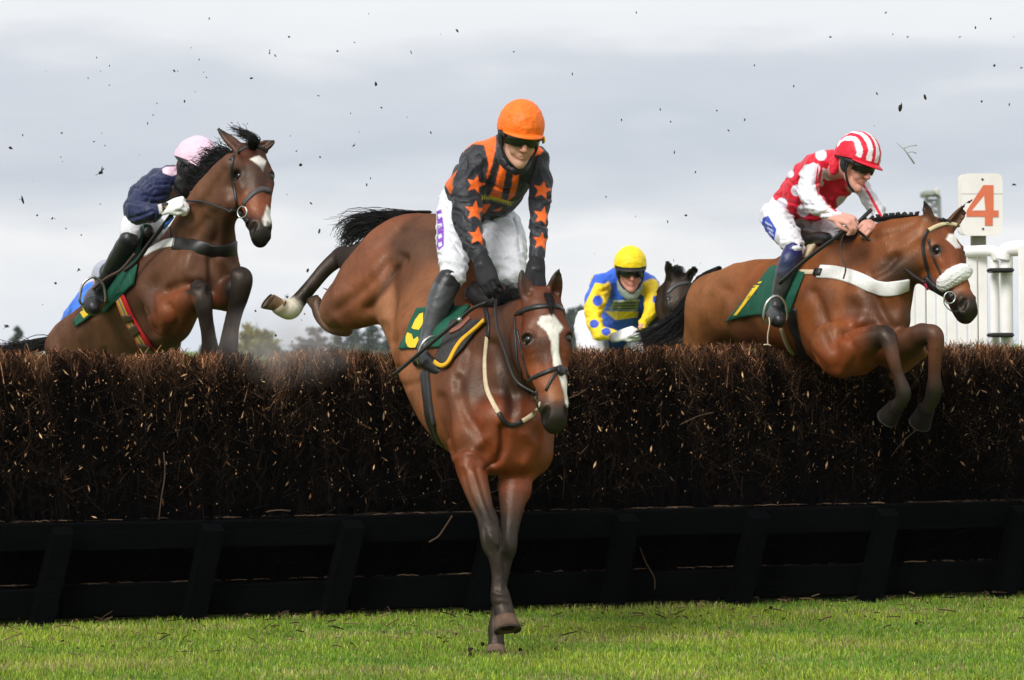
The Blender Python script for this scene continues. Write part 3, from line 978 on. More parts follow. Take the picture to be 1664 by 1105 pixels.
# ------------------------------------------------------------------ horses
def coat(name, rough=.42):
    m = mat(name, attr=True, rough=rough, spec=.5, noise=(85, .11), bump=(9, .40, .022), stretch=(1, 1, .55))
    t = m.node_tree; b = t.nodes['Principled BSDF']
    bp = [n for n in t.nodes if n.type == 'BUMP'][0]
    n3 = t.nodes.new('ShaderNodeTexNoise'); n3.inputs['Scale'].default_value = 170; n3.inputs['Detail'].default_value = 3
    mp_ = t.nodes.new('ShaderNodeMapping'); mp_.inputs['Scale'].default_value = (1, 1, .3)
    tc_ = [n for n in t.nodes if n.type == 'TEX_COORD'][0]
    t.links.new(tc_.outputs['Object'], mp_.inputs[0]); t.links.new(mp_.outputs[0], n3.inputs['Vector'])
    src = b.inputs['Base Color'].links[0].from_socket        # sweat and dappling, a hand's breadth across
    n5 = t.nodes.new('ShaderNodeTexNoise'); n5.inputs['Scale'].default_value = 4.5; n5.inputs['Detail'].default_value = 6; n5.inputs['Roughness'].default_value = .65
    m5 = t.nodes.new('ShaderNodeMapRange'); m5.inputs['From Min'].default_value = .3; m5.inputs['From Max'].default_value = .7
    m5.inputs['To Min'].default_value = .58; m5.inputs['To Max'].default_value = 1.28
    v5 = t.nodes.new('ShaderNodeVectorMath'); v5.operation = 'SCALE'
    t.links.new(tc_.outputs['Object'], n5.inputs['Vector']); t.links.new(n5.outputs['Fac'], m5.inputs['Value'])
    t.links.new(src, v5.inputs[0]); t.links.new(m5.outputs[0], v5.inputs['Scale']); t.links.new(v5.outputs[0], b.inputs['Base Color'])
    b2 = t.nodes.new('ShaderNodeBump'); b2.inputs['Strength'].default_value = .45; b2.inputs['Distance'].default_value = .004
    t.links.new(n3.outputs['Fac'], b2.inputs['Height']); t.links.new(bp.outputs[0], b2.inputs['Normal']); t.links.new(b2.outputs[0], b.inputs['Normal'])
    n4 = t.nodes.new('ShaderNodeTexNoise'); n4.inputs['Scale'].default_value = 5
    mr = t.nodes.new('ShaderNodeMapRange'); mr.inputs['To Min'].default_value = rough-.10; mr.inputs['To Max'].default_value = rough+.16
    t.links.new(tc_.outputs['Object'], n4.inputs['Vector']); t.links.new(n4.outputs['Fac'], mr.inputs['Value'])
    b.inputs['Specular IOR Level'].default_value = 0; b.inputs['Roughness'].default_value = .8
    gl = t.nodes.new('ShaderNodeBsdfGlossy'); gl.inputs['Color'].default_value = (1, .86, .72, 1)
    t.links.new(mr.outputs[0], gl.inputs['Roughness']); t.links.new(b2.outputs[0], gl.inputs['Normal'])
    mxg = t.nodes.new('ShaderNodeMixShader'); mxg.inputs[0].default_value = .034
    t.links.new(b.outputs[0], mxg.inputs[1]); t.links.new(gl.outputs[0], mxg.inputs[2])
    t.links.new(mxg.outputs[0], t.nodes['Material Output'].inputs[0])
    return m
M_coat = coat('horse_coat')
M_eye = mat('eye_gloss', (.006, .004, .003), .06, .6)
M_hair = mat('black_hair', (.006, .0055, .0055), .5, .25)
M_leather = mat('black_leather', (.010, .0085, .008), .42, .45, bump=(180, .2, .002))
M_brown = mat('brown_leather', (.055, .026, .016), .48, .4, bump=(180, .2, .002))
M_steel = mat('bit_steel', (.55, .54, .52), .25, .5, metal=1)
M_shoe = mat('worn_shoe', (.045, .038, .034), .8, .1, noise=(40, .4))
M_white = mat('white_webbing', (.70, .69, .66), .75, .3, noise=(60, .10), bump=(240, .3, .002))
M_cream = mat('cream_webbing', (.56, .45, .30), .75, .3, noise=(60, .15), bump=(240, .3, .002))
M_green = mat('green_cloth', (.010, .082, .048), .72, .25, noise=(25, .22), bump=(60, .35, .004))
M_yellow = mat('yellow_print', (.80, .52, .03), .7, .25)
M_charcoal = mat('charcoal_pad', (.045, .043, .042), .9, .2, noise=(70, .3), bump=(160, .6, .004))
M_gold = mat('yellow_binding', (.66, .36, .015), .7, .3, bump=(200, .3, .002))
M_hoof = mat('hoof_horn', attr=True, rough=.7, spec=.1, noise=(40, .25), bump=(70, .3, .003), stretch=(1, 1, .2))
M_fleece = mat('white_fleece', (.80, .79, .76), .95, .1, bump=(130, 1.0, .012))

def put_eye(parent, c, r):
    V, F = lathe(c, (0, 0, 1), [(-r, .0008), (-r*.9, r*.44), (-r*.6, r*.8), (0, r), (r*.6, r*.8), (r*.9, r*.44), (r, .0008)], 14)
    add('eye', V, F, M_eye, parent)
def put_hoof(parent, top, bot, r, col, toe=(0, -1, 0), skew=.35):
    """Horn capsule: coronet band, sloping wall that spreads to the ground edge, and a steel shoe."""
    top, bot = np.asarray(top), np.asarray(bot)
    ax = unit(bot-top); h = np.linalg.norm(bot-top); toe = np.asarray(toe, float); toe = unit(toe-ax*(toe@ax))
    a = unit(np.cross(ax, toe)); n = 26
    prof = [(-.10, .58), (.0, .80), (.06, .84), (.12, .80), (.5, .90), (.93, 1.02), (1.0, 1.0), (1.0, .70), (.93, .5)]
    V = []
    for t, k in prof:
        c = top+ax*t*h+toe*r*skew*(np.clip(t, 0, 1)-.35)
        for i in range(n):
            th = 2*math.pi*i/n
            q = 1.0-.16*max(0, -math.cos(th))          # flatter at the heels
            V.append(c+r*k*(math.sin(th)*a*.96+math.cos(th)*toe*q))
    V = np.array(V)
    ix = np.arange(len(V)).reshape(len(prof), n)
    q_ = np.stack([ix[:-1], np.roll(ix[:-1], -1, 1), np.roll(ix[1:], -1, 1), ix[1:]], -1).reshape(-1, 4)
    t = np.repeat([p_[0] for p_ in prof], n)
    C = np.asarray(col)[None]*np.where(t < .09, .45, 1.15-.4*np.clip(t, 0, 1))[:, None]
    hf = add('hoof', V, [q_, np.array([ix[-1][::-1]])], M_hoof, parent, C)
    P = np.array([bot+ax*.004+toe*r*skew*.65+r*.97*(math.sin(th)*a*.96+math.cos(th)*toe*(1-.16*max(0, -math.cos(th)))) for th in np.linspace(-2.5, 2.5, 24)])
    V, F = tubes(P, .0042, 6, cap=True)
    add('horseshoe', V, F, M_shoe, hf)
class HeadFrame:
    def __init__(s, P, M, z):
        s.P = np.asarray(P); s.y = unit(np.asarray(M)-s.P); s.s = np.linalg.norm(np.asarray(M)-s.P)/.60
        z = np.asarray(z, float); s.z = unit(z-s.y*(z@s.y)); s.x = np.cross(s.z, s.y)
    def p(s, x, y, z): return s.P+s.s*(s.x*x+s.y*y+s.z*z)
    def w(s, l): return np.array([(*s.p(x, y, z), r*s.s) for x, y, z, r in l])
def horse_head(B, H, c, dk, nose, ears, earcol=None, lower=None, eb=(.02, -.085)):
    """Head of about .6 m in H; ears = world positions of the two tips (horse's -x side, +x side)."""
    lower = c if lower is None else lower
    A = lambda l, col, k=.025, **kw: B.add(H.w(l), col, k, tag='head', **kw)
    A([(0, .0, -.10, .075), (0, .09, -.09, .092), (0, .19, -.095, .098)], c, .03)
    A([(0, .14, -.064, .064), (0, .26, -.066, .060), (0, .38, -.068, .050), (0, .47, -.068, .045), (0, .54, -.072, .044)], [c, c, nose, nose, dk], .03)
    A([(0, .50, -.088, .055), (0, .55, -.094, .057), (0, .582, -.10, .046)], dk, .03)
    A([(0, .28, -.18, .040), (0, .42, -.155, .036), (0, .52, -.145, .036), (0, .565, -.138, .033)], [lower, lower, dk, dk], .025)
    for sg in (-1, 1):
        A([(sg*.06, .13, -.055, .036), (sg*.082, .18, -.052, .034), (sg*.084, .215, -.056, .030), (sg*.07, .27, -.06, .026)], c, .03)
        A([(sg*.050, .23, -.105, .055), (sg*.044, .36, -.105, .042), (sg*.038, .48, -.10, .036)], [c, nose, dk], .03)
        A([(sg*.048, .07, -.18, .060), (sg*.056, .16, -.205, .074), (sg*.052, .245, -.20, .068), (sg*.032, .35, -.165, .046)], [c, c, lower, lower], .03)
        A([(sg*.055, .30, -.085, .018), (sg*.036, .42, -.062, .014)], nose, .03)       # facial crest
        A([(sg*.036, .515, -.055, .024), (sg*.042, .555, -.068, .024), (sg*.034, .58, -.085, .02)], dk, .02)
        A([(sg*.070, .180, -.024, .013), (sg*.092, .172, -.030, .015), (sg*.108, .180, -.052, .012)], c, .012)
        A([(sg*.072, .216, -.028, .008), (sg*.092, .224, -.036, .009), (sg*.106, .216, -.055, .008)], c, .010)  # upper lid
    B.add(H.w([(0, .572, -.108, .042), (0, .592, -.112, .034)]), dk, .02, tag='head')
    for sg, tip in zip((-1, 1), ears):
        b0 = H.p(sg*.050, eb[0], eb[1]); b1 = H.p(sg*.060, eb[0]-.05+.03*(eb[0] > .03), eb[1]+.005+.03*(eb[0] > .03))
        tip = np.asarray(tip); d = tip-b1
        ec = earcol or c
        B.add([(*b0, .036*H.s), (*b1, .037*H.s), (*(b1+d*.38), .034*H.s), (*(b1+d*.72), .021*H.s), (*tip, .004*H.s)], [c, ec, ec, dk, dk], .02, flat=(H.z, .62), tag='ear')
        off = H.z*.030*H.s+H.x*sg*.004*H.s
        B.add([(*(b1+d*.02+off), .018*H.s), (*(b1+d*.4+off), .018*H.s), (*(b1+d*.78+off*.7), .009*H.s)], dk, .012, sub=True)
    for sg in (-1, 1):
        B.add(H.w([(sg*.042, .533, -.038, .014), (sg*.056, .554, -.054, .022), (sg*.060, .572, -.075, .014)]), dk, .010, sub=True)   # nostrils
        B.add(H.w([(sg*.104, .196, -.024, .021), (sg*.112, .204, -.038, .021)]), dk, .010, sub=True)        # eye opening
        B.add(H.w([(sg*.062, .49, -.122, .006), (sg*.045, .54, -.122, .006), (0, .60, -.128, .006)]), dk, .006, sub=True)   # mouth
        B.add(H.w([(sg*.055, .44, -.105, .016), (sg*.058, .36, -.125, .018)]), dk, .03, sub=True)
def head_marks(B, H, dk):
    B.ball(H.p(0, .60, -.105), .060*H.s, dk, .045, .9)
    for sg in (-1, 1):
        B.ball(H.p(sg*.056, .558, -.058), .030*H.s, (.003, .002, .002), .010)
        B.ball(H.p(sg*.10, .20, -.04), .040*H.s, dk, .03, .55)
        B.ball(H.p(sg*.10, .20, -.036), .030*H.s, (.008, .005, .004), .012, .9)
def head_eyes(ob, H):
    for sg in (-1, 1): put_eye(ob, H.p(sg*.0865, .199, -.0405), .0225*H.s)
def cheek_ring(parent, c, r, n):
    n = unit(n); a = unit(np.cross(n, (0, 0, 1))); b = np.cross(n, a)
    P = np.array([[c+r*(a*math.cos(t)+b*math.sin(t)) for t in np.linspace(0, 6.283, 19)]])
    V, F = tubes(P, .0042, 6)
    add('bit_ring', V, F, M_steel, parent)
def cord(name, pts, r, m, parent=None, n=6, sides=6, **kw):
    V, F = tubes(np.array([catmull(np.array(pts), n)]), r, sides, cap=True)
    return add(name, V, F, m, parent, **kw)

BAY, RED, TAN, DRK = (.150, .042, .014), (.175, .038, .011), (.26, .095, .038), (.018, .008, .006)
PT = (.020, .014, .012)

# ---- the bay horse landing in front
zA, z2, z3 = Frame(420, 140, 2.2107), Frame(560, 420, 3.07), Frame(680, 640, 2.4538)
z7, z8, z1 = Frame(780, 420, 3.683), Frame(420, 330, 4.803), Frame(640, 440, 5.525)
H1 = Body(.0085)
f = FULL.ch
H1.add(f([(695, 405, 20.42, 60), (660, 421, 20.38, 71), (612, 456, 20.42, 60), (568, 492, 20.5, 42), (540, 507, 20.6, 24)]), [BAY, (.165, .055, .026), (.18, .062, .030), (.20, .08, .045), (.24, .12, .07)], .05, tag='hind')
H1.add(f([(640, 455, 20.3, 58), (598, 494, 20.36, 36), (572, 512, 20.42, 22)]), (.18, .058, .025), .05, tag='hind')
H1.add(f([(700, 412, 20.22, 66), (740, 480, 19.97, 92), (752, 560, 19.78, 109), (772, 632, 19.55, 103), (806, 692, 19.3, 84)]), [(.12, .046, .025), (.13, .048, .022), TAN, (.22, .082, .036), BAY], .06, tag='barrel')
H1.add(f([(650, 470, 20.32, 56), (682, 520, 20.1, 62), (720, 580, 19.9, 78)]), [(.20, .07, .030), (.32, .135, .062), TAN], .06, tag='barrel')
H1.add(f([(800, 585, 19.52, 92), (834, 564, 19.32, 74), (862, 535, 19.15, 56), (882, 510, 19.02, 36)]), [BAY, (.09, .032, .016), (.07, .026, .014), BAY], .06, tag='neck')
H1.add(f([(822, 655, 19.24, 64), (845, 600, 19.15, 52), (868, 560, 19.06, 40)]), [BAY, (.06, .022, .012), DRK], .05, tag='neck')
H1.add(f([(742, 560, 19.42, 40), (768, 632, 19.28, 55), (772, 712, 19.12, 46)]), [BAY, (.10, .034, .016), BAY], .06, tag='shoulder')
H1.add(f([(865, 640, 19.3, 40), (858, 735, 19.2, 42)]), BAY, .06, tag='shoulder')
H1.add(f([(806, 690, 19.05, 40), (800, 742, 19.06, 34)]), RED, .05, tag='chest')
H1.add(f([(842, 690, 19.08, 40), (838, 745, 19.1, 36)]), RED, .05, tag='chest')
H1.add(z3.ch([(196, 235, 19.12, 52), (208, 290, 19.04, 60), (236, 390, 18.94, 51), (272, 500, 18.85, 36)]), [BAY, RED, (.11, .036, .016), PT], .04, tag='leg')
H1.add(z3.ch([(268, 490, 18.85, 37), (288, 560, 18.78, 45), (294, 600, 18.77, 44), (308, 650, 18.76, 31), (318, 720, 18.76, 28), (321, 770, 18.76, 33), (327, 815, 18.75, 41), (338, 850, 18.74, 40), (345, 884, 18.73, 43)]), PT, .02, tag='leg')
H1.add(z3.ch([(398, 300, 19.2, 62), (384, 360, 19.14, 66), (374, 440, 19.08, 52), (365, 530, 19.04, 37)]), [BAY, RED, (.09, .03, .015), PT], .04, tag='leg')
H1.add(z3.ch([(362, 540, 19.03, 36), (355, 610, 19.0, 40), (345, 660, 19.0, 32), (332, 740, 18.98, 27), (318, 860, 18.97, 26), (310, 930, 18.96, 33), (310, 975, 18.95, 32), (309, 1005, 18.94, 34)]), PT, .02, tag='leg')
# off hind leg thrown up behind, black to the white sock
H1.add(f([(600, 430, 20.75, 40), (575, 425, 20.85, 26), (553, 413, 20.95, 12)]), PT, .03, tag='leg')
H1.add(f([(556, 409, 20.95, 10), (547, 421, 20.95, 14), (528, 438, 20.94, 12.5), (508, 462, 20.92, 12), (486, 488, 20.9, 13), (473, 502, 20.88, 17), (463, 504, 20.86, 14), (454, 498, 20.84, 14.5)]), [PT, PT, PT, PT, PT, (.62, .56, .44), (.62, .56, .44), (.55, .46, .34)], .012, tag='leg')
# near hind hoof tucked under
H1.add(f([(514, 490, 20.75, 10), (520, 512, 20.72, 11), (538, 530, 20.68, 12), (562, 536, 20.6, 12)]), [(.06, .03, .02), (.07, .035, .022), (.14, .08, .05), (.09, .035, .02)], .012, tag='leg')
HD1 = HeadFrame(at(886, 479, 18.86), at(910, 684, 18.66), (.24, -.96, .05))
horse_head(H1, HD1, (.120, .029, .010), (.020, .016, .015), (.21, .056, .018), (at(846.5, 437, 18.93), at(908.5, 436, 18.9)), earcol=(.07, .022, .012))
H1.build(relax=4, keep=('head', 'ear'))
GB = ('barrel', 'neck', 'shoulder', 'chest', 'hind')
def relief(B, lines):
    for fr, px, w, d in lines: B.groove(fr.pts(px), w, d*1.35, ('barrel', 'neck', 'shoulder', 'chest', 'hind', 'leg'))
    g = wrinkle(.011, 5.5, 3); n = B.normals(); m = B.mask_tag(GB)
    B.V = B.V+n*(g(B.V)*m*.55)[:, None]; B._bvh = None
relief(H1, [(z8, [(1120, 430), (1020, 570), (940, 690), (850, 830)], 9, .022), (z8, [(1095, 220), (960, 340), (800, 520), (720, 640)], 12, .010), (z8, [(1010, 480), (860, 640), (700, 760), (600, 840)], 10, .009),
    (z8, [(960, 420), (800, 600), (640, 740)], 12, -.008), (z8, [(1090, 215), (1250, 190), (1400, 200)], 7, .008), (z8, [(1080, 480), (980, 720), (985, 900)], 9, -.012),
    (z2, [(480, 700), (500, 860), (530, 980)], 9, .012), (z2, [(560, 600), (600, 760), (690, 900), (720, 1000)], 9, .012), (z2, [(790, 850), (790, 940), (760, 1010), (720, 1040)], 7, .024), (z2, [(700, 900), (640, 960), (600, 1040)], 10, -.012),
    (z2, [(740, 430), (790, 560), (840, 700), (830, 800)], 9, .014), (z2, [(620, 470), (600, 560), (560, 660)], 10, .008), (z2, [(900, 880), (940, 940), (900, 1020)], 10, -.010), (z2, [(300, 600), (350, 700), (420, 800)], 10, -.006),
    (z3, [(175, 300), (200, 400), (250, 500)], 4, .005), (z3, [(232, 300), (262, 400), (285, 490)], 4, .006), (z3, [(300, 640), (312, 720), (316, 780)], 2.5, .003), (z3, [(335, 640), (345, 720), (345, 790)], 2.5, .004), (z3, [(262, 540), (268, 590), (285, 630)], 3, .004), (z3, [(325, 545), (330, 590), (322, 630)], 3, .004), (z3, [(285, 560), (300, 585), (312, 600)], 4, -.005), (z3, [(300, 790), (325, 800), (355, 795)], 3, -.004), (z3, [(310, 842), (335, 838), (362, 845)], 2.5, .004), (z3, [(150, 260), (210, 240), (270, 290)], 6, -.010), (z3, [(215, 310), (250, 420), (285, 500)], 2.5, -.004),
    (z2, [(250, 420), (330, 330), (420, 250)], 8, .008), (z2, [(250, 560), (330, 520)], 6, .006), (z2, [(290, 640), (370, 620)], 6, .006)])
head_marks(H1, HD1, (.012, .010, .0095))
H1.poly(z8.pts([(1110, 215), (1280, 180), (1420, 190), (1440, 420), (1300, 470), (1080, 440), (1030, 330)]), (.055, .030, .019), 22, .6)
H1.poly(z8.pts([(1130, 440), (1030, 540), (960, 640), (900, 740), (850, 800), (900, 800), (1000, 690), (1100, 560)]), (.050, .020, .012), 9, .8)  # shade of the thigh and flank crease painted into the coat
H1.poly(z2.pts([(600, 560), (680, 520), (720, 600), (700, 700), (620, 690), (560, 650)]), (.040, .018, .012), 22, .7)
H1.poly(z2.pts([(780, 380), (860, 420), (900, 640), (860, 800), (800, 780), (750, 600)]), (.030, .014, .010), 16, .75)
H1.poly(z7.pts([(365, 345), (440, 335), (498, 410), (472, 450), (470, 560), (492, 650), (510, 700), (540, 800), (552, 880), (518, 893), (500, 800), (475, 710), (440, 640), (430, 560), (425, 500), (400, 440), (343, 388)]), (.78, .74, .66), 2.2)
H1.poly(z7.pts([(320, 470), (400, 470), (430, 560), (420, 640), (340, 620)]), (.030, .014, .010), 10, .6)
H1.poly(z7.pts([(392, 790), (470, 740), (520, 840), (430, 850)]), (.30, .115, .045), 8, .6)
base1 = at(806, 1064, 18.95); base1[2] = 0
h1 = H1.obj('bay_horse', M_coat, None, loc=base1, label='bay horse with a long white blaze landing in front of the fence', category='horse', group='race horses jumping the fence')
head_eyes(h1, HD1)
put_hoof(h1, z3.w(346, 884, 18.73), z3.w(354, 944, 18.70), 23*18.7/FPX, (.115, .070, .048), (.15, -1, 0), .3)
put_hoof(h1, z3.w(309, 1002, 18.94), at(806, 1064, 18.92), 17.5*18.9/FPX, (.15, .095, .07))
put_hoof(h1, at(456, 499, 20.84), at(440, 485, 20.82), 16*20.8/FPX, (.17, .10, .055), (-.6, 0, -1), .5)
put_hoof(h1, at(518, 505, 20.74), at(509, 488, 20.76), 11*20.7/FPX, (.12, .07, .045))
# tail streaming out behind
gd = []
for dx, dy in ((0, 0), (4, 12), (8, 26), (-8, -4), (0, 38)):
    gd.append([at(720, 352, 20.75), at(672, 352+dy*.15, 20.85), at(625, 352+dy*.6, 20.95), at(582+dx, 356+dy, 21.0), at(556+dx, 374+dy, 21.02), at(566+dx*2, 398+dy*.5, 21.0)])
V, F = strands(gd, 520, .012, .035, .0028, .0011, 5, .02, 12, .6)
g2 = [[at(700, 346, 20.8), at(640, 345, 20.9), at(590, 342, 21.0), at(562, 341, 21.1)], [at(700, 346, 20.8), at(620, 347, 20.9), at(568, 358, 21.0), at(520, 380, 21.1)]]
Vb, Fb = strands(g2, 26, .012, .05, .0018, .0007, 6, .02, 12, .6)
V, F = merge([(V, F[0]), (Vb, Fb[0])])
add('tail', V, F, M_hair, h1)
V, F = strands([[HD1.p(0, -.03, -.07), HD1.p(.005, .0, -.01), HD1.p(.01, .06, .012), HD1.p(.012, .11, .012)], [HD1.p(.03, -.03, -.07), HD1.p(.03, .0, -.01), HD1.p(.03, .05, .012), HD1.p(.028, .08, .012)]], 90, .012, .012, .0022, .001, 8, .004)
add('forelock', V, F, M_hair, h1)
V, F = strands([[at(868, 487, 18.98), at(846, 482, 19.1), at(836, 500, 19.15)], [at(850, 478, 19.15), at(828, 478, 19.22), at(818, 500, 19.22)], [at(835, 475, 19.3), at(808, 485, 19.3), at(800, 505, 19.3)]], 260, .03, .03, .0026, .0012, 9, .01)
add('mane', V, F, M_hair, h1)
# tack
S = lambda nm, pts, w, m, **kw: strap(nm, H1, pts, w, m, h1, **kw)
bridle = S('bridle', z7.pts([(216, 335), (290, 300), (400, 284), (470, 290), (500, 318)]), .024, M_leather, th=.006)
S('cheek_strap', z7.pts([(212, 340), (208, 440), (215, 520), (225, 620), (262, 730)]), .016, M_leather)
S('cheek_strap', z7.pts([(222, 430), (250, 560), (285, 690), (300, 730)]), .012, M_leather)
S('noseband', z7.pts([(285, 735), (350, 700), (430, 668), (480, 652), (525, 680), (548, 750)]), .019, M_leather, th=.006)
S('noseband', z7.pts([(395, 790), (430, 720), (470, 672), (520, 690), (545, 730)]), .013, M_leather, th=.005)
pt, nr = on_surface(H1, z7.pts([(470, 668), (478, 672), (486, 676)]), .004)
V, F = lathe(pt[1], nr[1], [(0, .026), (.008, .024), (.012, .012)], 12); add('fleece_disc', V, F, M_leather, h1)
pt, nr = on_surface(H1, z7.pts([(335, 810), (340, 815), (345, 820)]), .012)
cheek_ring(h1, pt[1], .030, nr[1]*.4+np.array([.6, -.5, 0]))
S('bit_strap', z7.pts([(225, 745), (300, 795), (345, 830)]), .018, M_leather, th=.006)
strap('breastplate_strap', H1, z7.pts([(45, 470), (35, 560), (30, 640), (40, 770), (75, 860), (115, 930)]), .021, M_cream, h1, th=.005)
strap('breastplate_strap', H1, z7.pts([(250, 975), (300, 945), (345, 905), (362, 870)]), .020, M_cream, h1, th=.005)
S('breastplate_strap', z7.pts([(48, 480), (52, 400), (40, 330), (30, 290)]), .022, M_leather, th=.005)
S('breastplate_strap', z7.pts([(112, 925), (150, 985), (200, 1000), (252, 975)]), .022, M_leather, th=.006)
S('girth', z2.pts([(400, 560), (405, 640), (415, 720), (425, 800), (450, 880), (485, 950)]), .07, M_leather, th=.006)
S('girth', z2.pts([(420, 570), (428, 660), (436, 740), (452, 830)]), .016, M_charcoal, th=.014)
# saddle, pad and number cloth
SD = Body(.008)
SD.add(f([(808, 484, 19.42, 16), (795, 480, 19.52, 22), (765, 474, 19.72, 20), (735, 462, 19.9, 22)]), (.01, .009, .009), .03)
SD.add(zA.ch([(770, 745, 19.5, 32), (800, 770, 19.42, 24), (860, 775, 19.3, 28)]), (.01, .009, .009), .03)
SD.build()
SD.obj('saddle', M_leather, h1)
G, Nn = patch_pts(H1, z1.pts([(215, 345), (690, 320), (430, 690), (55, 705)]), 22, 18, .008)
gw = wrinkle(.006, 14, 3)
G = G+Nn*gw(G.reshape(-1, 3)).reshape(G.shape[:2])[..., None]
cl, CS = sheet('number_cloth', G, Nn, .006, M_green, h1)
flatshape('digit', CS, z1.pts([(262, 375), (230, 385), (190, 440), (158, 510), (172, 522), (225, 530), (262, 470)]), M_yellow, cl, .004)
flatshape('digit', CS, z1.pts([(120, 552), (160, 568), (176, 616), (215, 588), (222, 620), (190, 690), (160, 698), (125, 680), (106, 640), (106, 590)]), M_yellow, cl, .004)
G, Nn = patch_pts(H1, z1.pts([(520, 470), (840, 455), (480, 880), (395, 800)]), 16, 18, .012)
sp, SP = sheet('saddle_pad', G, Nn, .008, M_charcoal, h1)
pt, nr = on_surface(H1, z1.pts([(842, 462), (780, 520), (680, 600), (610, 660), (560, 740), (520, 830), (485, 868), (440, 862), (400, 825)]), .022)
V, F = ribbon(pt, nr, .020, .006); add('binding', V, F, M_gold, sp)
strap('flap_edge', H1, z1.pts([(520, 575), (600, 545), (680, 480), (715, 445)]), .026, mat('flap_leather', (.22, .075, .05), .5, .3), h1, off=.024, th=.006)
strap('flap_edge', H1, z1.pts([(655, 300), (700, 275), (770, 265)]), .03, bpy.data.materials['flap_leather'], h1, off=.03, th=.008)
# reins
bit1 = z7.w(338, 812, 18.62)
cord('rein', [bit1, z7.w(215, 730, 18.66), z7.w(150, 560, 18.80), z7.w(105, 420, 18.92), z7.w(92, 310, 19.02), at(806, 488, 19.1)], .0065, M_leather, h1)

# ---- the bay horse rising over the left of the fence
y4, y3, y2, y7 = Frame(60, 180, 2.631), Frame(330, 190, 5.264), Frame(70, 360, 5.0227), Frame(190, 210, 5.2625)
B2, R2c, T2 = (.098, .040, .023), (.17, .046, .016), (.150, .070, .042)
H2 = Body(.0098)
c = y4.ch
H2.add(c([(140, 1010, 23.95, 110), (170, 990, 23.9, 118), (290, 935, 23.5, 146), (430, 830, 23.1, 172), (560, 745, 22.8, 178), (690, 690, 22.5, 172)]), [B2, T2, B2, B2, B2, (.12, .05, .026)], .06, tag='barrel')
H2.add(c([(250, 1040, 23.7, 130), (420, 960, 23.2, 130), (560, 900, 22.8, 110)]), B2, .06, tag='barrel')
H2.add(c([(650, 620, 22.62, 150), (690, 500, 22.45, 118), (765, 350, 22.28, 92), (838, 240, 22.16, 62)]), [B2, (.13, .056, .030), (.13, .056, .030), B2], .06, flat=((.75, .66, .2), .78), tag='neck')
H2.add(c([(760, 600, 22.45, 95), (790, 480, 22.3, 62), (840, 390, 22.15, 50)]), [B2, (.055, .024, .014), B2], .06, tag='neck')
H2.add(c([(500, 760, 22.65, 70), (560, 850, 22.5, 92), (570, 880, 22.46, 88), (640, 820, 22.3, 66), (690, 790, 22.18, 48)]), [B2, B2, R2c, R2c, PT], .04, tag='leg')
H2.add(c([(690, 765, 22.18, 40), (702, 782, 22.13, 48), (712, 830, 22.11, 40), (722, 890, 22.13, 33), (735, 970, 22.16, 33), (740, 1040, 22.2, 42), (728, 1100, 22.25, 40)]), PT, .025, tag='leg')
H2.add(c([(780, 700, 22.5, 90), (806, 790, 22.42, 70), (850, 760, 22.3, 50)]), [B2, R2c, PT], .04, tag='leg')
H2.add(c([(872, 700, 22.22, 36), (878, 722, 22.19, 47), (866, 790, 22.2, 42), (846, 860, 22.23, 36), (828, 940, 22.26, 36), (818, 1020, 22.3, 44), (800, 1090, 22.33, 40)]), [PT, PT, PT, PT, (.06, .03, .02), PT, PT], .025, tag='leg')
for dx, Y in ((0, 23.8), (70, 24.1)):     # hind legs behind the fence
    H2.add(c([(150+dx, 1060, Y, 100), (120+dx, 1210, Y+.1, 60), (60+dx, 1330, Y+.25, 34), (90+dx, 1420, Y+.2, 24), (110+dx, 1560, Y+.1, 24), (130+dx, 1600, Y+.05, 30)]), [B2, B2, PT, PT, PT, PT], .05, tag='leg')
HD2 = HeadFrame(at(410, 234, 22.22), at(430, 374, 21.9), (.28, -.90, .30))
horse_head(H2, HD2, (.065, .020, .010), (.008, .007, .007), (.19, .048, .018), (at(351, 207, 22.32), at(450, 225, 22.28)), earcol=(.06, .024, .014))
H2.build(relax=4, keep=('head', 'ear'))
relief(H2, [(y4, [(610, 560), (530, 690), (485, 830), (500, 940)], 10, .016), (y4, [(745, 620), (750, 700), (745, 770)], 7, .020), (y4, [(560, 770), (630, 745), (690, 740)], 7, .014), (y4, [(720, 470), (660, 540), (640, 580)], 9, .010), (y4, [(760, 440), (770, 520), (760, 560)], 8, .012),
    (y4, [(660, 620), (640, 690), (680, 720)], 10, -.010), (y4, [(790, 640), (830, 690)], 9, -.010), (y4, [(560, 830), (600, 900), (570, 950)], 7, .010), (y4, [(520, 800), (540, 900)], 7, -.008), (y4, [(180, 880), (150, 960), (160, 1020)], 8, .010), (y4, [(250, 900), (280, 1000)], 8, -.007), (y4, [(800, 260), (720, 380), (660, 470)], 8, .007)])
head_marks(H2, HD2, (.010, .008, .008))
H2.poly(y3.pts([(400, 362), (440, 340), (480, 330), (540, 375), (530, 410), (512, 465), (490, 430), (445, 390)]), (.78, .74, .66), 2)
H2.poly(y3.pts([(545, 755), (580, 800), (600, 860), (580, 910), (560, 935), (520, 930), (510, 870), (525, 830)]), (.70, .66, .60), 2.5)
H2.poly(y3.pts([(330, 420), (560, 400), (600, 520), (540, 600), (400, 620), (300, 560)]), (.030, .014, .010), 8, .7)
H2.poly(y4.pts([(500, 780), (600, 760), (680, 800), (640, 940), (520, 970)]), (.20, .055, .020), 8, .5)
base2 = at(300, 900, 22.9); base2[2] = 0
h2 = H2.obj('bay_horse', M_coat, None, loc=base2, label='dark bay horse with a white star rising over the fence with folded knees', category='horse', group='race horses jumping the fence')
head_eyes(h2, HD2)
put_hoof(h2, y4.w(722, 1105, 22.26), y4.w(700, 1150, 22.3), .07, (.03, .025, .022))
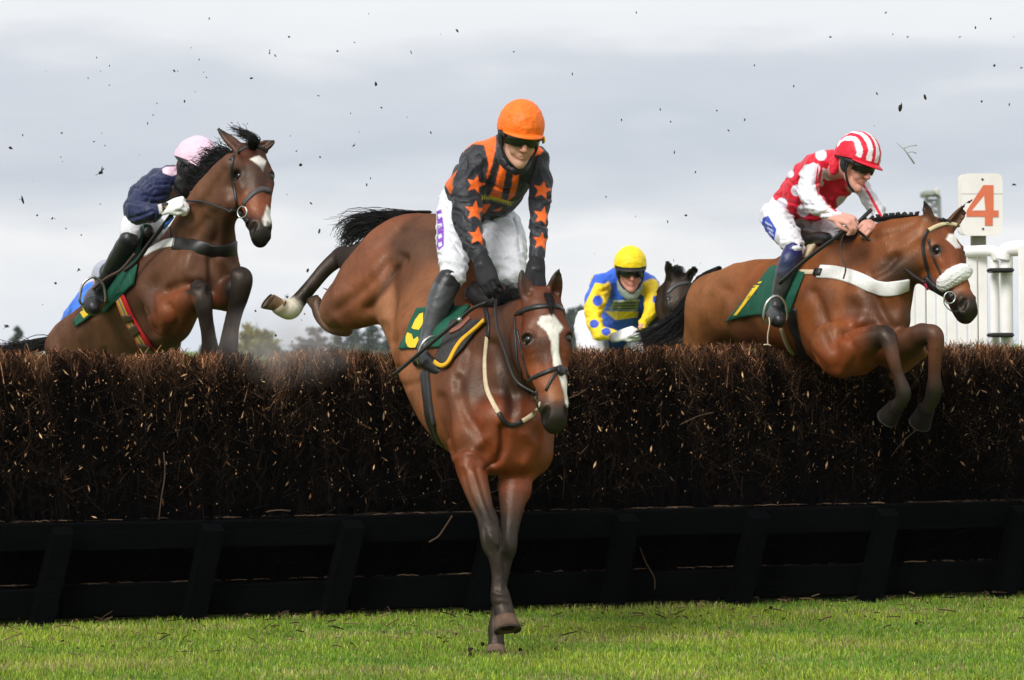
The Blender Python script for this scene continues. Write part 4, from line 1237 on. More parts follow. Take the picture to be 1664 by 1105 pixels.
put_hoof(h2, y4.w(795, 1095, 22.34), y4.w(772, 1140, 22.38), .07, (.03, .025, .022))
V, F = strands([[HD2.p(0, -.02, -.1), y3.w(420, 170, 22.2), y3.w(330, 130, 22.2), y3.w(230, 70, 22.25)], [HD2.p(-.02, .0, -.08), y3.w(450, 200, 22.18), y3.w(380, 150, 22.2), y3.w(250, 120, 22.25)], [HD2.p(0, .02, -.04), y3.w(470, 210, 22.15), y3.w(420, 180, 22.1), y3.w(300, 150, 22.15)]], 190, .022, .03, .0026, .001, 12, .012)
add('forelock', V, F, M_hair, h2)
gd = []
for i, (x, y) in enumerate(((250, 300), (200, 345), (140, 400), (80, 460), (20, 520), (-40, 590))):
    Y = 22.35+.03*i
    gd.append([y3.w(x, y, Y), y3.w(x-30, y-30, Y), y3.w(x-70, y-45+10*(i % 2), Y+.02), y3.w(x-135-15*(i % 3), y-70+30*(i % 2), Y+.03)])
V, F = strands(gd, 430, .02, .06, .0026, .001, 13, .02)
gd = [[y3.w(x+15, y+10, 22.33+.03*i), y3.w(x-20, y+5, 22.3+.03*i), y3.w(x-70, y+40, 22.3+.03*i)] for i, (x, y) in enumerate(((250, 300), (200, 345), (140, 400), (80, 460), (20, 520), (-40, 590)))]
Vb, Fb = strands(gd, 420, .02, .04, .0028, .0012, 14, .012)
V, F = merge([(V, F[0]), (Vb, Fb[0])])
add('mane', V, F, M_hair, h2)
V, F = strands([[at(108, 560, 24.1), at(75, 553, 24.2), at(40, 562, 24.3), at(-20, 568, 24.35)], [at(112, 570, 24.1), at(80, 562, 24.2), at(40, 570, 24.3), at(-25, 572, 24.4)]], 300, .03, .03, .003, .0012, 15, .02)
add('tail', V, F, M_hair, h2)
S = lambda nm, pts, w, m, **kw: strap(nm, H2, pts, w, m, h2, **kw)
S('bridle', y3.pts([(300, 300), (360, 265), (430, 256), (500, 268), (560, 310)]), .022, M_leather, th=.006)
S('cheek_strap', y3.pts([(262, 330), (245, 430), (252, 540), (275, 660), (290, 790)]), .016, M_leather)
S('cheek_strap', y3.pts([(300, 300), (262, 335), (230, 370)]), .016, M_leather)
S('noseband', y3.pts([(345, 750), (400, 680), (460, 632), (520, 615), (575, 640)]), .028, mat('grey_noseband', (.06, .055, .055), .5, .4), th=.007)
S('bit_strap', y3.pts([(230, 800), (300, 815), (350, 850), (390, 900)]), .03, M_leather, th=.010)
cheek_ring(h2, y3.w(335, 815, 21.98), .03, (-.5, -.8, .1))
cord('rein', [y3.w(240, 815, 22.0), y3.w(160, 780, 22.05), y3.w(60, 745, 22.15), y3.w(-10, 725, 22.22), y4.w(640, 385, 22.28)], .007, M_leather, h2)
S('breast_girth', y4.pts([(585, 565), (640, 572), (700, 585), (760, 600), (810, 598), (850, 585)]), .075, M_leather, th=.008)
S('breast_girth', y4.pts([(468, 612), (500, 590), (550, 568), (590, 563)]), .05, M_white, th=.008)
S('neck_strap', y4.pts([(575, 565), (572, 520), (565, 480)]), .014, M_leather)
G, Nn = patch_pts(H2, y4.pts([(300, 760), (470, 500), (415, 740), (165, 925)]), 16, 16, .010)
G, Nn = patch_pts(H2, lambda u, v: np.array(y4.p(*((np.array([165, 905])*(1-u)+np.array([470, 480])*u)*(1-v)+(np.array([175, 925])*(1-u)+np.array([425, 740])*u)*v))), 30, 12, .012)
cl2, C2S = sheet('number_cloth', G, Nn, .006, M_green, h2)
G, Nn = patch_pts(H2, y4.pts([(240, 850), (400, 660), (420, 740), (300, 860)]), 12, 10, .012)
sheet('saddle_pad', G, Nn, .006, M_green, h2)
flatshape('digit', C2S, y2.pts([(290, 725), (330, 705), (375, 755), (330, 788)]), M_yellow, cl2, .006)
M_stripe = mat('red_girth_webbing', (.50, .018, .020), .7, .3, bump=(220, .3, .002))
pth = y2.pts([(625, 440), (610, 520), (630, 600), (665, 690), (700, 770), (750, 860), (800, 940), (860, 1040)])
pts, nrm = on_surface(H2, pth, .010)
V, F = ribbon(pts, nrm, .105, .005); sg_ = add('surcingle', V, F, M_stripe, h2)
T = np.gradient(pts, axis=0); T /= np.linalg.norm(T, axis=1, keepdims=True); Sx = np.cross(nrm, T)
for off, w, colr in ((-.022, .014, (.62, .42, .06)), (-.006, .014, (.16, .20, .20)), (.010, .012, (.62, .42, .06)), (-.038, .008, (.6, .25, .04))):
    V, F = ribbon(pts+Sx*off+nrm*.005, nrm, w, .0015)
    add('webbing_stripe', V, F, mat('stripe_%d' % int(colr[0]*1000+off*1000), colr, .7, .3), sg_)
for a, b in ((.50, .56), (.68, .80), (.92, 1.0)):
    i0, i1 = int(a*(len(pts)-1)), max(int(b*(len(pts)-1)), int(a*(len(pts)-1))+3)
    V, F = ribbon(pts[i0:i1+1]+nrm[i0:i1+1]*.008, nrm[i0:i1+1], .085, .004)
    add('buckle_guard', V, F, M_brown, sg_)
SD = Body(.009)
SD.add(c([(470, 520, 22.75, 36), (420, 580, 22.95, 40), (360, 640, 23.1, 40), (310, 690, 23.25, 44)]), (.01, .01, .01), .03)
SD.build(); SD.obj('saddle', M_leather, h2)

# ---- the lighter bay horse flying over the right of the fence
x5, x7, x6, x4, x8 = Frame(1000, 180, 2.0467), Frame(1300, 320, 2.7637), Frame(1220, 190, 2.9875), Frame(1170, 400, 5.525), Frame(1400, 500, 5.0227)
B3, L3, R3c, D3 = (.190, .056, .015), (.225, .082, .028), (.18, .043, .012), (.04, .015, .008)
H3 = Body(.0095)
c = x5.ch
H3.add(c([(350, 660, 23.35, 118), (450, 645, 23.2, 146), (560, 645, 22.95, 160), (680, 645, 22.62, 182), (790, 650, 22.35, 178), (850, 650, 22.2, 132)]), [L3, L3, B3, B3, B3, B3], .06, tag='barrel')
H3.add(c([(620, 600, 22.75, 130), (700, 568, 22.5, 126), (770, 550, 22.36, 124)]), B3, .06, tag='barrel')
H3.add(c([(340, 640, 23.35, 100), (330, 760, 23.45, 104), (330, 850, 23.5, 84)]), [L3, L3, B3], .05, tag='hind')
H3.add(c([(720, 740, 22.35, 110), (780, 775, 22.15, 112), (850, 740, 22.05, 92)]), [B3, R3c, R3c], .05, tag='chest')
H3.add(c([(800, 555, 22.32, 138), (880, 490, 22.15, 116), (950, 445, 22.05, 92), (1015, 418, 21.98, 70)]), B3, .06, flat=((.80, .58, .0), .72), tag='neck')
H3.add(c([(880, 600, 22.1, 105), (950, 530, 22.0, 66), (1010, 490, 21.95, 50)]), [B3, D3, B3], .05, tag='neck')
H3.add(c([(905, 640, 22.05, 80), (915, 700, 22.02, 72)]), [B3, (.12, .045, .02)], .05, tag='chest')
c7 = x7.ch
H3.add(c7([(150, 660, 22.0, 100), (190, 720, 21.92, 96), (270, 668, 21.80, 76), (345, 628, 21.68, 52)]), [B3, R3c, R3c, (.10, .036, .018)], .04, tag='leg')
H3.add(c7([(350, 625, 21.68, 46), (386, 625, 21.62, 46), (404, 660, 21.60, 40), (420, 730, 21.58, 32), (440, 800, 21.58, 28), (464, 868, 21.58, 35), (462, 905, 21.6, 33), (432, 940, 21.64, 29)]), [PT, PT, (.06, .026, .016), (.08, .03, .016), (.04, .018, .011), PT, PT, PT], .025, tag='leg')
H3.add(c7([(420, 690, 22.0, 84), (480, 655, 21.86, 67), (545, 618, 21.74, 48)]), [R3c, (.09, .034, .016), (.10, .036, .018)], .04, tag='leg')
H3.add(c7([(550, 615, 21.73, 45), (598, 614, 21.66, 42), (612, 650, 21.65, 38), (606, 720, 21.66, 32), (604, 800, 21.68, 30), (602, 866, 21.7, 38), (590, 915, 21.74, 35), (570, 950, 21.78, 31)]), [PT, (.07, .03, .018), (.10, .036, .018), (.10, .036, .018), (.05, .02, .012), PT, PT, PT], .025, tag='leg')
H3.add(c7([(560, 700, 21.85, 20), (480, 770, 21.95, 16), (420, 800, 22.05, 24)]), L3, .03, tag='leg')
for dx, Y in ((0, 23.5), (60, 23.7)):
    H3.add(c([(330+dx, 860, Y, 80), (300+dx, 960, Y+.15, 50), (250+dx, 1060, Y+.3, 28), (270+dx, 1160, Y+.25, 20), (280+dx, 1230, Y+.2, 24)]), [B3, B3, PT, PT, PT], .05, tag='leg')
HD3 = HeadFrame(at(1530, 355, 22.0), at(1591, 499, 21.72), (.58, -.75, .35))
horse_head(H3, HD3, (.175, .044, .013), (.012, .009, .008), (.24, .072, .020), (at(1497, 324, 21.92), at(1582, 322, 22.0)), earcol=(.09, .035, .018), eb=(.055, -.055))
H3.build(relax=4, keep=('head', 'ear'))
relief(H3, [(x7, [(60, 430), (110, 560), (150, 660), (160, 770)], 9, .016), (x7, [(330, 430), (370, 520), (420, 590)], 8, .018), (x7, [(180, 620), (260, 590), (330, 575)], 8, .014), (x7, [(430, 270), (380, 320), (320, 350)], 8, .012), (x7, [(250, 440), (290, 500), (270, 560)], 11, -.012), (x7, [(420, 440), (450, 500), (440, 560)], 9, -.010),
    (x7, [(220, 640), (250, 720), (220, 790)], 7, .010), (x7, [(520, 110), (440, 160), (340, 190)], 7, .007), (x7, [(540, 180), (460, 230), (400, 250)], 9, -.008), (x5, [(370, 600), (355, 700), (400, 800)], 10, .014), (x5, [(300, 600), (280, 700), (290, 780)], 10, -.008), (x5, [(430, 700), (470, 780)], 8, .008),
    (x5, [(400, 520), (330, 600)], 9, -.008), (x5, [(590, 720), (640, 800), (700, 860)], 8, .008), (x7, [(405, 700), (430, 790)], 2.2, .003), (x7, [(590, 690), (590, 800)], 2.2, .003), (x7, [(618, 690), (616, 800)], 2.2, .003)])
head_marks(H3, HD3, (.020, .014, .012))
H3.poly(x7.pts([(655, 190), (670, 165), (700, 168), (706, 200), (722, 225), (700, 232), (685, 215)]), (.76, .72, .66), 1.6)
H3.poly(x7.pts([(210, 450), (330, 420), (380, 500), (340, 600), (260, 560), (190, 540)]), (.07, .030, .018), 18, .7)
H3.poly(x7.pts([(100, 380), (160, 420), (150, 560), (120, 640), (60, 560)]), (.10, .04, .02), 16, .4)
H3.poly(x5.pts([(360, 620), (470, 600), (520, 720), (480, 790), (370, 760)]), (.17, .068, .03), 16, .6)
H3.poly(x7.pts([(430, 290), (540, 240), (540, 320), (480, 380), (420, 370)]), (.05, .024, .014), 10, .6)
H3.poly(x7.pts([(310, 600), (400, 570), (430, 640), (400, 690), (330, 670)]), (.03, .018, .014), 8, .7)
base3 = at(1330, 900, 22.4); base3[2] = 0
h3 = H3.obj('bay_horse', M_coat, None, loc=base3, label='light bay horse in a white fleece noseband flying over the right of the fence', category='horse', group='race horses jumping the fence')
head_eyes(h3, HD3)
put_hoof(h3, x7.w(428, 945, 21.65), x7.w(398, 985, 21.7), .058, (.012, .009, .007))
put_hoof(h3, x7.w(566, 955, 21.79), x7.w(540, 1010, 21.84), .060, (.012, .010, .008))
gd = [[x5.w(345, 528, 23.6), x5.w(285+d*.3, 570+d*.4, 23.75), x5.w(240+d*.5, 660+d*.6, 23.85), x5.w(165+d*.6, 735+d*.6, 23.9), x5.w(70+d*1.2, 768+d*.35, 23.95)] for d in (-25, 0, 25, 40)]
V, F = strands(gd, 560, .02, .045, .0030, .0011, 17, .03, 12)
add('tail', V, F, M_hair, h3)
# plaits along the crest
pl = x7.pts([(165, 175), (200, 150), (232, 132), (262, 118), (292, 106), (322, 98), (352, 92), (382, 88), (412, 85), (442, 83), (470, 82), (498, 80), (524, 78)])
for i, p_ in enumerate(pl):
    Y = 22.28-.30*i/len(pl)
    if i < 2: continue
    V, F = ico_like(at(p_[0], p_[1], Y), .017, np.random.default_rng(i), .4)
    add('plait', V, F, M_hair, h3)
V, F = strands([[x7.w(250, 140, 22.25), x7.w(200, 150, 22.2), x7.w(150, 165, 22.2)], [x7.w(300, 120, 22.22), x7.w(260, 135, 22.18), x7.w(215, 180, 22.15)], [x7.w(240, 150, 22.2), x7.w(200, 180, 22.16), x7.w(160, 200, 22.18)]], 240, .03, .035, .0026, .001, 18, .012)
Vb, Fb = strands([[at(p_[0], p_[1]+3, 22.27-.30*i/len(pl)) for i, p_ in enumerate(pl)]], 120, .012, .012, .0026, .002, 19, .004, 26, .9)
V, F = merge([(V, F[0]), (Vb, Fb[0])])
add('mane', V, F, M_hair, h3)
V, F = strands([[HD3.p(0, -.02, -.08), HD3.p(.01, .0, -.02), HD3.p(.02, .05, .008)], [HD3.p(.03, -.02, -.08), HD3.p(.035, .0, -.02), HD3.p(.05, .04, .008)]], 90, .02, .02, .0026, .0012, 20, .006)
add('forelock', V, F, M_hair, h3)
S = lambda nm, pts, w, m, **kw: strap(nm, H3, pts, w, m, h3, **kw)
S('browband', x7.pts([(578, 150), (610, 132), (650, 122), (690, 122), (712, 130)]), .020, mat('cream_browband', (.62, .52, .30), .5, .4), th=.006)
S('bridle', x7.pts([(575, 148), (558, 180), (552, 230), (565, 300), (590, 370), (615, 410)]), .018, M_leather)
S('cheek_strap', x7.pts([(575, 190), (600, 270), (630, 340), (645, 370)]), .012, M_leather)
S('noseband', x7.pts([(560, 365), (600, 405), (650, 430), (690, 450)]), .04, M_leather, th=.010)
S('bit_strap', x7.pts([(650, 390), (670, 430), (690, 470)]), .02, M_leather, th=.008)
strap('pink_padding', H3, x7.pts([(562, 375), (570, 395), (585, 410)]), .018, mat('pink_padding', (.45, .03, .10), .7, .3), h3, off=.012, th=.006)
cheek_ring(h3, x7.w(672, 452, 21.74), .030, (.2, -.9, 0))
cord('bit_strap', [x7.w(650, 440, 21.74), x7.w(648, 480, 21.72), x7.w(680, 512, 21.7), x7.w(715, 512, 21.7)], .003, M_leather, h3)
# fleece noseband: a fat woolly roll over the nose
FB = Body(.006)
pts, nrm = on_surface(H3, x7.pts([(640, 405), (670, 375), (720, 345), (765, 330), (800, 345)]), .012)
FB.add(np.hstack([pts, np.interp(np.linspace(0, 1, len(pts)), [0, .15, .5, .85, 1], [.030, .044, .050, .049, .040])[:, None]]), (.8, .79, .76), .01)
FB.build(warp=wrinkle(.005, 70, 4))
FB.obj('fleece_noseband', M_fleece, h3)
cord('rein', [x7.w(560, 385, 21.78), x7.w(500, 345, 21.86), x7.w(400, 265, 21.98), x7.w(300, 185, 22.06), x6.w(510, 545, 22.02)], .0075, M_leather, h3)
cord('neck_strap', [x7.w(205, 150, 22.1), x7.w(185, 200, 22.05), x7.w(188, 270, 22.02), x7.w(205, 320, 22.0), x7.w(195, 368, 22.0)], .005, M_brown, h3)
S('breast_girth', x7.pts([(85, 335), (160, 340), (250, 365), (330, 402), (385, 415), (440, 408), (488, 395)]), .075, M_white, th=.007)
S('breast_girth', x7.pts([(-5, 337), (40, 338), (90, 340)]), .028, M_cream, th=.006)
pt, nr = on_surface(H3, x7.pts([(70, 340), (85, 340), (100, 341)]), .012); V, F = ribbon(pt, nr, .04, .006); add('buckle', V, F, M_leather, h3)
G, Nn = patch_pts(H3, lambda u, v: np.array(x4.p(*((np.array([480, 180])*(1-u)+np.array([770, 240])*u)*(1-v)+(np.array([60, 680])*(1-u)+np.array([640, 580])*u)*v))) + np.array([0, -3.5*math.sin(u*5)*v]), 30, 22, .010)
gw = wrinkle(.008, 10, 8)
G = G+Nn*np.maximum(gw(G.reshape(-1, 3)), -.006).reshape(G.shape[:2])[..., None]
cl3, C3S = sheet('number_cloth', G, Nn, .006, M_green, h3)
flatshape('digit', C3S, x4.pts([(232, 372), (262, 355), (352, 350), (330, 385), (148, 622), (120, 622), (215, 490), (275, 398), (222, 404)]), M_yellow, cl3, .006)
flatshape('digit_bar', C3S, x4.pts([(262, 330), (378, 315), (365, 332), (258, 346)]), M_yellow, cl3, .006)
S('girth', x4.pts([(640, 560), (660, 700), (700, 830), (750, 930), (800, 1000)]), .10, M_leather, th=.008)
S('girth_edge', x4.pts([(560, 740), (590, 830), (630, 920), (690, 1000)]), .025, mat('sheepskin', (.35, .27, .18), .9, .1, bump=(120, 1, .006)), h3 and .0 or 0) if False else strap('girth_edge', H3, x4.pts([(560, 740), (590, 830), (630, 920), (690, 1000)]), .025, mat('sheepskin', (.35, .27, .18), .9, .1, bump=(120, 1, .006)), h3, th=.012)
SD = Body(.009)
SD.add(x6.ch([(370, 590, 22.3, 30), (330, 590, 22.4, 34), (280, 600, 22.5, 36), (200, 560, 22.75, 34)]), (.01, .01, .01), .03)
SD.build(); SD.obj('saddle', M_leather, h3)
strap('saddle_pad', H3, x6.pts([(262, 690), (285, 660), (315, 625), (350, 590), (385, 580)]), .06, M_cream, h3, off=.015, th=.012)

# ---- the black horse behind the fence
w8 = Frame(900, 370, 4.804)
K1, K2, K3 = (.010, .007, .006), (.022, .012, .0085), (.005, .004, .004)
H4 = Body(.018)
c = w8.ch
H4.add(c([(1040, 560, 28.75, 112), (960, 670, 29.0, 150), (880, 830, 29.3, 190), (760, 1000, 29.7, 260)]), [K2, K2, K2, K1], .06, flat=((.92, .38, 0), .72), tag='neck')
H4.add(c([(720, 1180, 29.5, 280), (660, 1230, 30.0, 330), (620, 1230, 30.5, 320), (600, 1200, 30.95, 270)]), K1, .08, tag='barrel')
for x, Y, fr in ((600, 29.5, 1), (860, 29.4, 1), (520, 31.0, 0), (700, 31.1, 0)):
    H4.add(c([(x, 1400, Y, 150), (x, 1650, Y-.1*fr, 85), (x, 1850, Y+.05, 55), (x+10, 2050, Y+.05, 38), (x+10, 2300, Y+.05, 45)]), K3, .06, tag='leg')
HD4 = HeadFrame(at(1105, 443, 28.72), at(1115, 570, 28.5), (.28, -.93, .1))
horse_head(H4, HD4, K2, K3, K1, (at(1079.5, 420, 28.62), at(1140, 424, 28.62)), earcol=K1, eb=(.05, -.06))
H4.build()
base4 = at(1040, 900, 29.9); base4[2] = 0
h4 = H4.obj('black_horse', M_coat, None, loc=base4, label='nearly black horse with plaited mane half hidden behind the light bay', category='horse')
head_eyes(h4, HD4)
for i in range(9):
    p_ = w8.p(862-21*i+2*(i % 2), 463+27*i)
    V, F = ico_like(at(*p_, 28.95+.04*i), .026, np.random.default_rng(50+i), .4)
    add('plait', V, F, M_hair, h4)
V, F = strands([[HD4.p(0, -.04, -.1), HD4.p(.0, -.06, -.06), HD4.p(.02, -.02, -.01), HD4.p(.02, .04, .01)], [HD4.p(-.03, -.03, -.1), HD4.p(-.04, -.05, -.06), HD4.p(-.05, .0, -.01)]], 120, .03, .03, .004, .0016, 22, .01)
add('forelock', V, F, M_hair, h4)
strap('bridle', H4, w8.pts([(885, 515), (930, 465), (980, 440), (1040, 430), (1100, 428)]), .026, mat('grey_leather', (.05, .048, .05), .4, .5), h4, th=.008)
strap('cheek_strap', H4, w8.pts([(890, 515), (895, 570), (910, 650)]), .020, M_leather, h4, th=.006)
strap('noseband', H4, w8.pts([(910, 700), (1000, 690), (1080, 700)]), .03, M_leather, h4, th=.006)
SD = Body(.014); SD.add(c([(560, 930, 29.9, 60), (520, 920, 30.2, 60), (490, 900, 30.4, 60)]), (.01, .01, .01), .03); SD.build(); SD.obj('saddle', M_leather, h4)
# the horse under the rider in blue, wholly behind the left horse
# ------------------------------------------------------------------ riders
SKIN, SKIN2, LIP = (.56, .30, .21), (.58, .25, .18), (.40, .13, .10)
M_skin = mat('skin', attr=True, rough=.5, spec=.35, noise=(30, .08), bump=(220, .12, .0015))
def cloth(name, rough=.6, sp=.25, b=(22, .45, .012), sheen=.1):
    m = mat(name, attr=True, rough=rough, spec=sp, noise=(35, .07), bump=b, sheen=sheen)
    return m
M_silk = cloth('racing_silk', .5, .3, (17, .8, .018))
M_breech = cloth('white_breeches', .62, .25, (20, .7, .014))
M_boot = mat('boot_leather', attr=True, rough=.40, spec=.5, noise=(18, .35), bump=(26, .5, .008))
M_cap = cloth('cap_silk', .5, .3, (28, .5, .008), 0)
M_glass = mat('goggle_lens', (.006, .006, .008), .08, .6)
M_rubber = mat('black_rubber', (.012, .012, .013), .5, .4)
M_glove = mat('glove_fabric', attr=True, rough=.7, spec=.25, noise=(40, .1), bump=(90, .4, .003))
M_print = mat('white_print', (.75, .75, .76), .6, .3)

class Local:
    """Frame of a head or a hand: o origin, x right, y forward, z up (world vectors), scale."""
    def __init__(s, o, fwd, up=(0, 0, 1), sc=1.0):
        s.o = np.asarray(o, float); s.y = unit(fwd); u = np.asarray(up, float)
        s.z = unit(u-s.y*(u@s.y)); s.x = np.cross(s.y, s.z); s.s = sc
    def p(s, x, y, z): return s.o+s.s*(s.x*x+s.y*y+s.z*z)
    def w(s, l): return np.array([(*s.p(x, y, z), r*s.s) for x, y, z, r in l])
def human_head(B, H, neck_to, skin=SKIN):
    A = lambda l, col=skin, k=.018, **kw: B.add(H.w(l), col, k, tag='head', **kw)
    A([(0, -.022, .035, .082), (0, .005, .045, .078)], skin, .03)
    A([(0, .030, .035, .058), (0, .045, .0, .050)], skin, .03)
    A([(0, .048, -.045, .040), (0, .060, -.085, .030)], skin, .02)
    for sg in (-1, 1):
        A([(sg*.033, .052, -.022, .029), (sg*.027, .058, -.055, .024)], skin, .02)
        A([(sg*.054, .000, -.040, .019), (sg*.046, .018, -.075, .017), (sg*.020, .062, -.106, .014), (0, .074, -.112, .015)], skin, .018)
        A([(sg*.076, -.012, .012, .012), (sg*.082, -.018, -.004, .015), (sg*.077, -.010, -.028, .009)], skin, .008, flat=(H.x, .6))
        A([(sg*.010, .097, -.038, .0085), (sg*.016, .090, -.037, .0065)], skin2(skin), .006)
        A([(sg*.012, .088, .030, .010), (sg*.045, .072, .032, .010)], skin, .012)
    A([(0, .084, .018, .010), (0, .098, -.012, .0105), (0, .112, -.034, .0115)], skin2(skin), .012)
    A([(-.021, .082, -.066, .005), (0, .0915, -.062, .006), (.021, .082, -.066, .005)], LIP, .006)
    A([(-.020, .080, -.0745, .0055), (0, .0905, -.077, .0075), (.020, .080, -.0745, .0055)], LIP, .006)
    A([(0, .080, -.104, .014)], skin, .015)
    B.add(H.w([(-.022, .090, -.0715, .0020), (0, .0985, -.0695, .0022), (.022, .090, -.0715, .0020)]), LIP, .003, sub=True)
    for sg in (-1, 1):
        B.add(H.w([(sg*.006, .108, -.048, .0038)]), skin, .004, sub=True)
        B.add(H.w([(sg*.032, .098, .008, .014)]), skin, .012, sub=True)
    n0 = H.p(0, -.035, -.03)
    B.add([(*n0, .056), (*(n0*.5+np.asarray(neck_to)*.5), .055), (*neck_to, .062)], skin, .03, tag='neck')
def skin2(c): return tuple(np.array(c)*np.array([1.05, .86, .82]))
def scalew(W, k): W = np.array(W, float); W[:, 3] *= k; return W
def hand(B, H, skin, curl=(.5, .7, .5), side=1, sc=1.0, tag='hand', thumb_in=.5):
    """H: origin wrist, y along the fingers, z out of the back of the hand; side=+1 thumb on +x."""
    W = lambda l: scalew(H.w(l), sc)
    B.add(W([(.016*side, -.03, -.004, .024), (.020*side, .03, 0, .026), (.024*side, .078, .002, .021)]), skin, .012, flat=(H.z, .62), tag=tag)
    B.add(W([(-.014*side, -.03, -.004, .024), (-.018*side, .03, 0, .026), (-.022*side, .074, .002, .019)]), skin, .012, flat=(H.z, .62), tag=tag)
    for i, (ln, r) in enumerate(((.93, .0098), (1.03, .0100), (.97, .0096), (.78, .0086))):
        x = side*(.034-.0215*i); y = .080-.004*abs(i-1); p = np.array([x, y, .002]); a = 0.0
        l = [(x*.9, y-.02, 0, r*1.15), (*p, r*1.1)]
        for L_, c_, rr in zip((.044, .028, .021), curl, (1.0, .93, .78)):
            a += c_*(1+.06*i)
            p = p+np.array([x*.06*0, math.cos(a), -math.sin(a)])*L_*ln
            l.append((*p, r*rr))
        B.add(W(l), skin, .004, tag=tag)
    l = [(side*.026, .012, -.008, .016), (side*.046, .040, -.018, .0125), (side*(.050-.02*thumb_in), .066, -.030, .0108), (side*(.044-.036*thumb_in), .088, -.042, .009)]
    B.add(W(l), skin, .007, tag=tag)
def helmet(parent, H, colfun, m, dome=(.107, .130, .138), zc=.042, rim=.040, peak=.045, seed=0, peakcol=None, skull=True):
    """Skull cap under a silk: dome with a rolled edge, harness and short peak."""
    nu, nv = 150, 60
    V, C = [], []
    ga, gb = wrinkle(.0028, 30, seed), wrinkle(.0014, 75, seed+50)
    g = lambda p: ga(p)+gb(p)
    L_ = []
    for j in range(nv+1):
        t = j/nv
        for i in range(nu):
            az = 2*math.pi*i/nu
            back = .5-.5*math.cos(az)            # 0 front, 1 back
            z0 = rim-.040*back**1.2-zc
            if j == 0: k = .985
            ph = math.asin(max(-.6, min(.6, z0/dome[2])))
            p = ph+(math.pi/2-ph)*t
            rr = math.cos(p)*(1+.03*math.sin(2*p))
            L_.append((dome[0]*rr*math.sin(az), dome[1]*rr*math.cos(az)-.008, zc+dome[2]*math.sin(p)))
    L_ = np.array(L_)
    n = L_-np.array([0, 0, zc]); n /= np.linalg.norm(n, axis=1, keepdims=True)
    L_ = L_+n*g(L_)[:, None]
    inner = L_[:nu]*np.array([.95, .95, 1])+np.array([0, 0, .004])
    allv = np.vstack([L_, inner])
    C = np.array([colfun(*q) for q in allv])
    V = np.array([H.p(*q) for q in allv])
    idx = np.arange(nu*(nv+1)).reshape(nv+1, nu)
    a = idx[:-1]; b = np.roll(a, -1, 1); c = idx[1:]; d = np.roll(c, -1, 1)
    F = np.stack([b, a, c, d], -1).reshape(-1, 4)
    i2 = np.arange(nu)+nu*(nv+1)
    F2 = np.stack([idx[0], np.roll(idx[0], -1), np.roll(i2, -1), i2], -1)
    hm = add('helmet', V, [np.vstack([F, F2])], m, parent, C)
    # peak
    az = np.linspace(-1.15, 1.15, 25)
    ring = []
    for t_ in az:
        f_ = math.cos(t_/1.15*math.pi/2)**.6
        bx, by = dome[0]*.99*math.sin(t_), dome[1]*.99*math.cos(t_)-.008
        ex, ey = bx*(1+.06*f_), by+peak*f_
        back = .5-.5*math.cos(t_); z0 = rim-.04*back**1.2+.002
        ring.append([(bx*.96, by*.96, z0+.006), (ex, ey, z0-.010*f_-.002), (ex, ey, z0-.010*f_-.007), (bx*.96, by*.96, z0-.004)])
    R = np.array(ring).reshape(-1, 3)
    m_ = len(az)
    ix = np.arange(m_*4).reshape(m_, 4); a = ix[:-1]; b = np.roll(a, -1, 1); c = ix[1:]; d = np.roll(c, -1, 1)
    if peak > .012:
        add('peak', np.array([H.p(*q) for q in R]), [np.stack([b, a, c, d], -1).reshape(-1, 4)], m, hm, np.array([peakcol or colfun(*q) for q in R]))
    # goggles
    def band(name, th0, th1, zlo, zhi, rad, th, m, par, nose=0.0, n=26):
        az = np.linspace(th0, th1, n); rr = []
        for t_ in az:
            x, y = rad[0]*math.sin(t_), rad[1]*math.cos(t_)
            lo_ = zlo+nose*math.exp(-(t_/.22)**2)
            mid = (lo_+zhi)/2
            rr.append([(x*.96, y*.96, lo_), (x, y, lo_+.004), (x*1.02, y*1.02, mid), (x, y, zhi-.004), (x*.96, y*.96, zhi), (x*.9, y*.9, mid)])
        R = np.array(rr).reshape(-1, 3); ix = np.arange(n*6).reshape(n, 6)
        a = ix[:-1]; b = np.roll(a, -1, 1); c = ix[1:]; d = np.roll(c, -1, 1)
        return add(name, np.array([H.p(*q) for q in R]), [np.stack([a, b, d, c], -1).reshape(-1, 4), np.array([ix[0], ix[-1, ::-1]])], m, par)
    go = band('goggles', -1.12, 1.12, -.024, .036, (.090, .112), .004, M_glass, parent, .016)
    band('strap', 1.08, 5.20, .002, .030, (.100, .118), .004, M_rubber, go, 0, 40)
    # harness: dark padding over the ears and the chin strap
    for sg in (-1, 1):
        P = [H.p(sg*.090, .02, .04), H.p(sg*.088, .018, -.01), H.p(sg*.078, .026, -.06), H.p(sg*.045, .045, -.108), H.p(0, .055, -.131)]
        V, F = tubes(np.array([catmull(P, 5)]), .0065, 6, cap=True)
        add('chin_strap', V, F, M_rubber, hm)
        E = Body(.005)
        E.add(H.w([(sg*.086, -.018, .035, .020), (sg*.086, -.012, -.015, .020), (sg*.078, .004, -.045, .014)]), (.012, .012, .013), .01, flat=(H.x, .6))
        E.build(); E.obj('ear_pad', M_rubber, hm)
    return hm
def scalew(W, k): W = np.array(W, float); W[:, 3] *= k; return W
def stirrup(parent_or_none, c, fwd, sc=1.0, **kw):
    fwd = unit(fwd); s_ = unit(np.cross(fwd, (0, 0, 1))); u = np.cross(s_, fwd)
    P = [c+(s_*x+u*z)*sc for x, z in ((-.055, -.01), (-.06, .03), (-.045, .085), (0, .115), (.045, .085), (.06, .03), (.055, -.01), (0, -.014), (-.055, -.01))]
    V, F = tubes(np.array([catmull(P, 4)]), .007*sc, 6, cap=True)
    return add('stirrup', V, F, M_steel, parent_or_none, **kw)

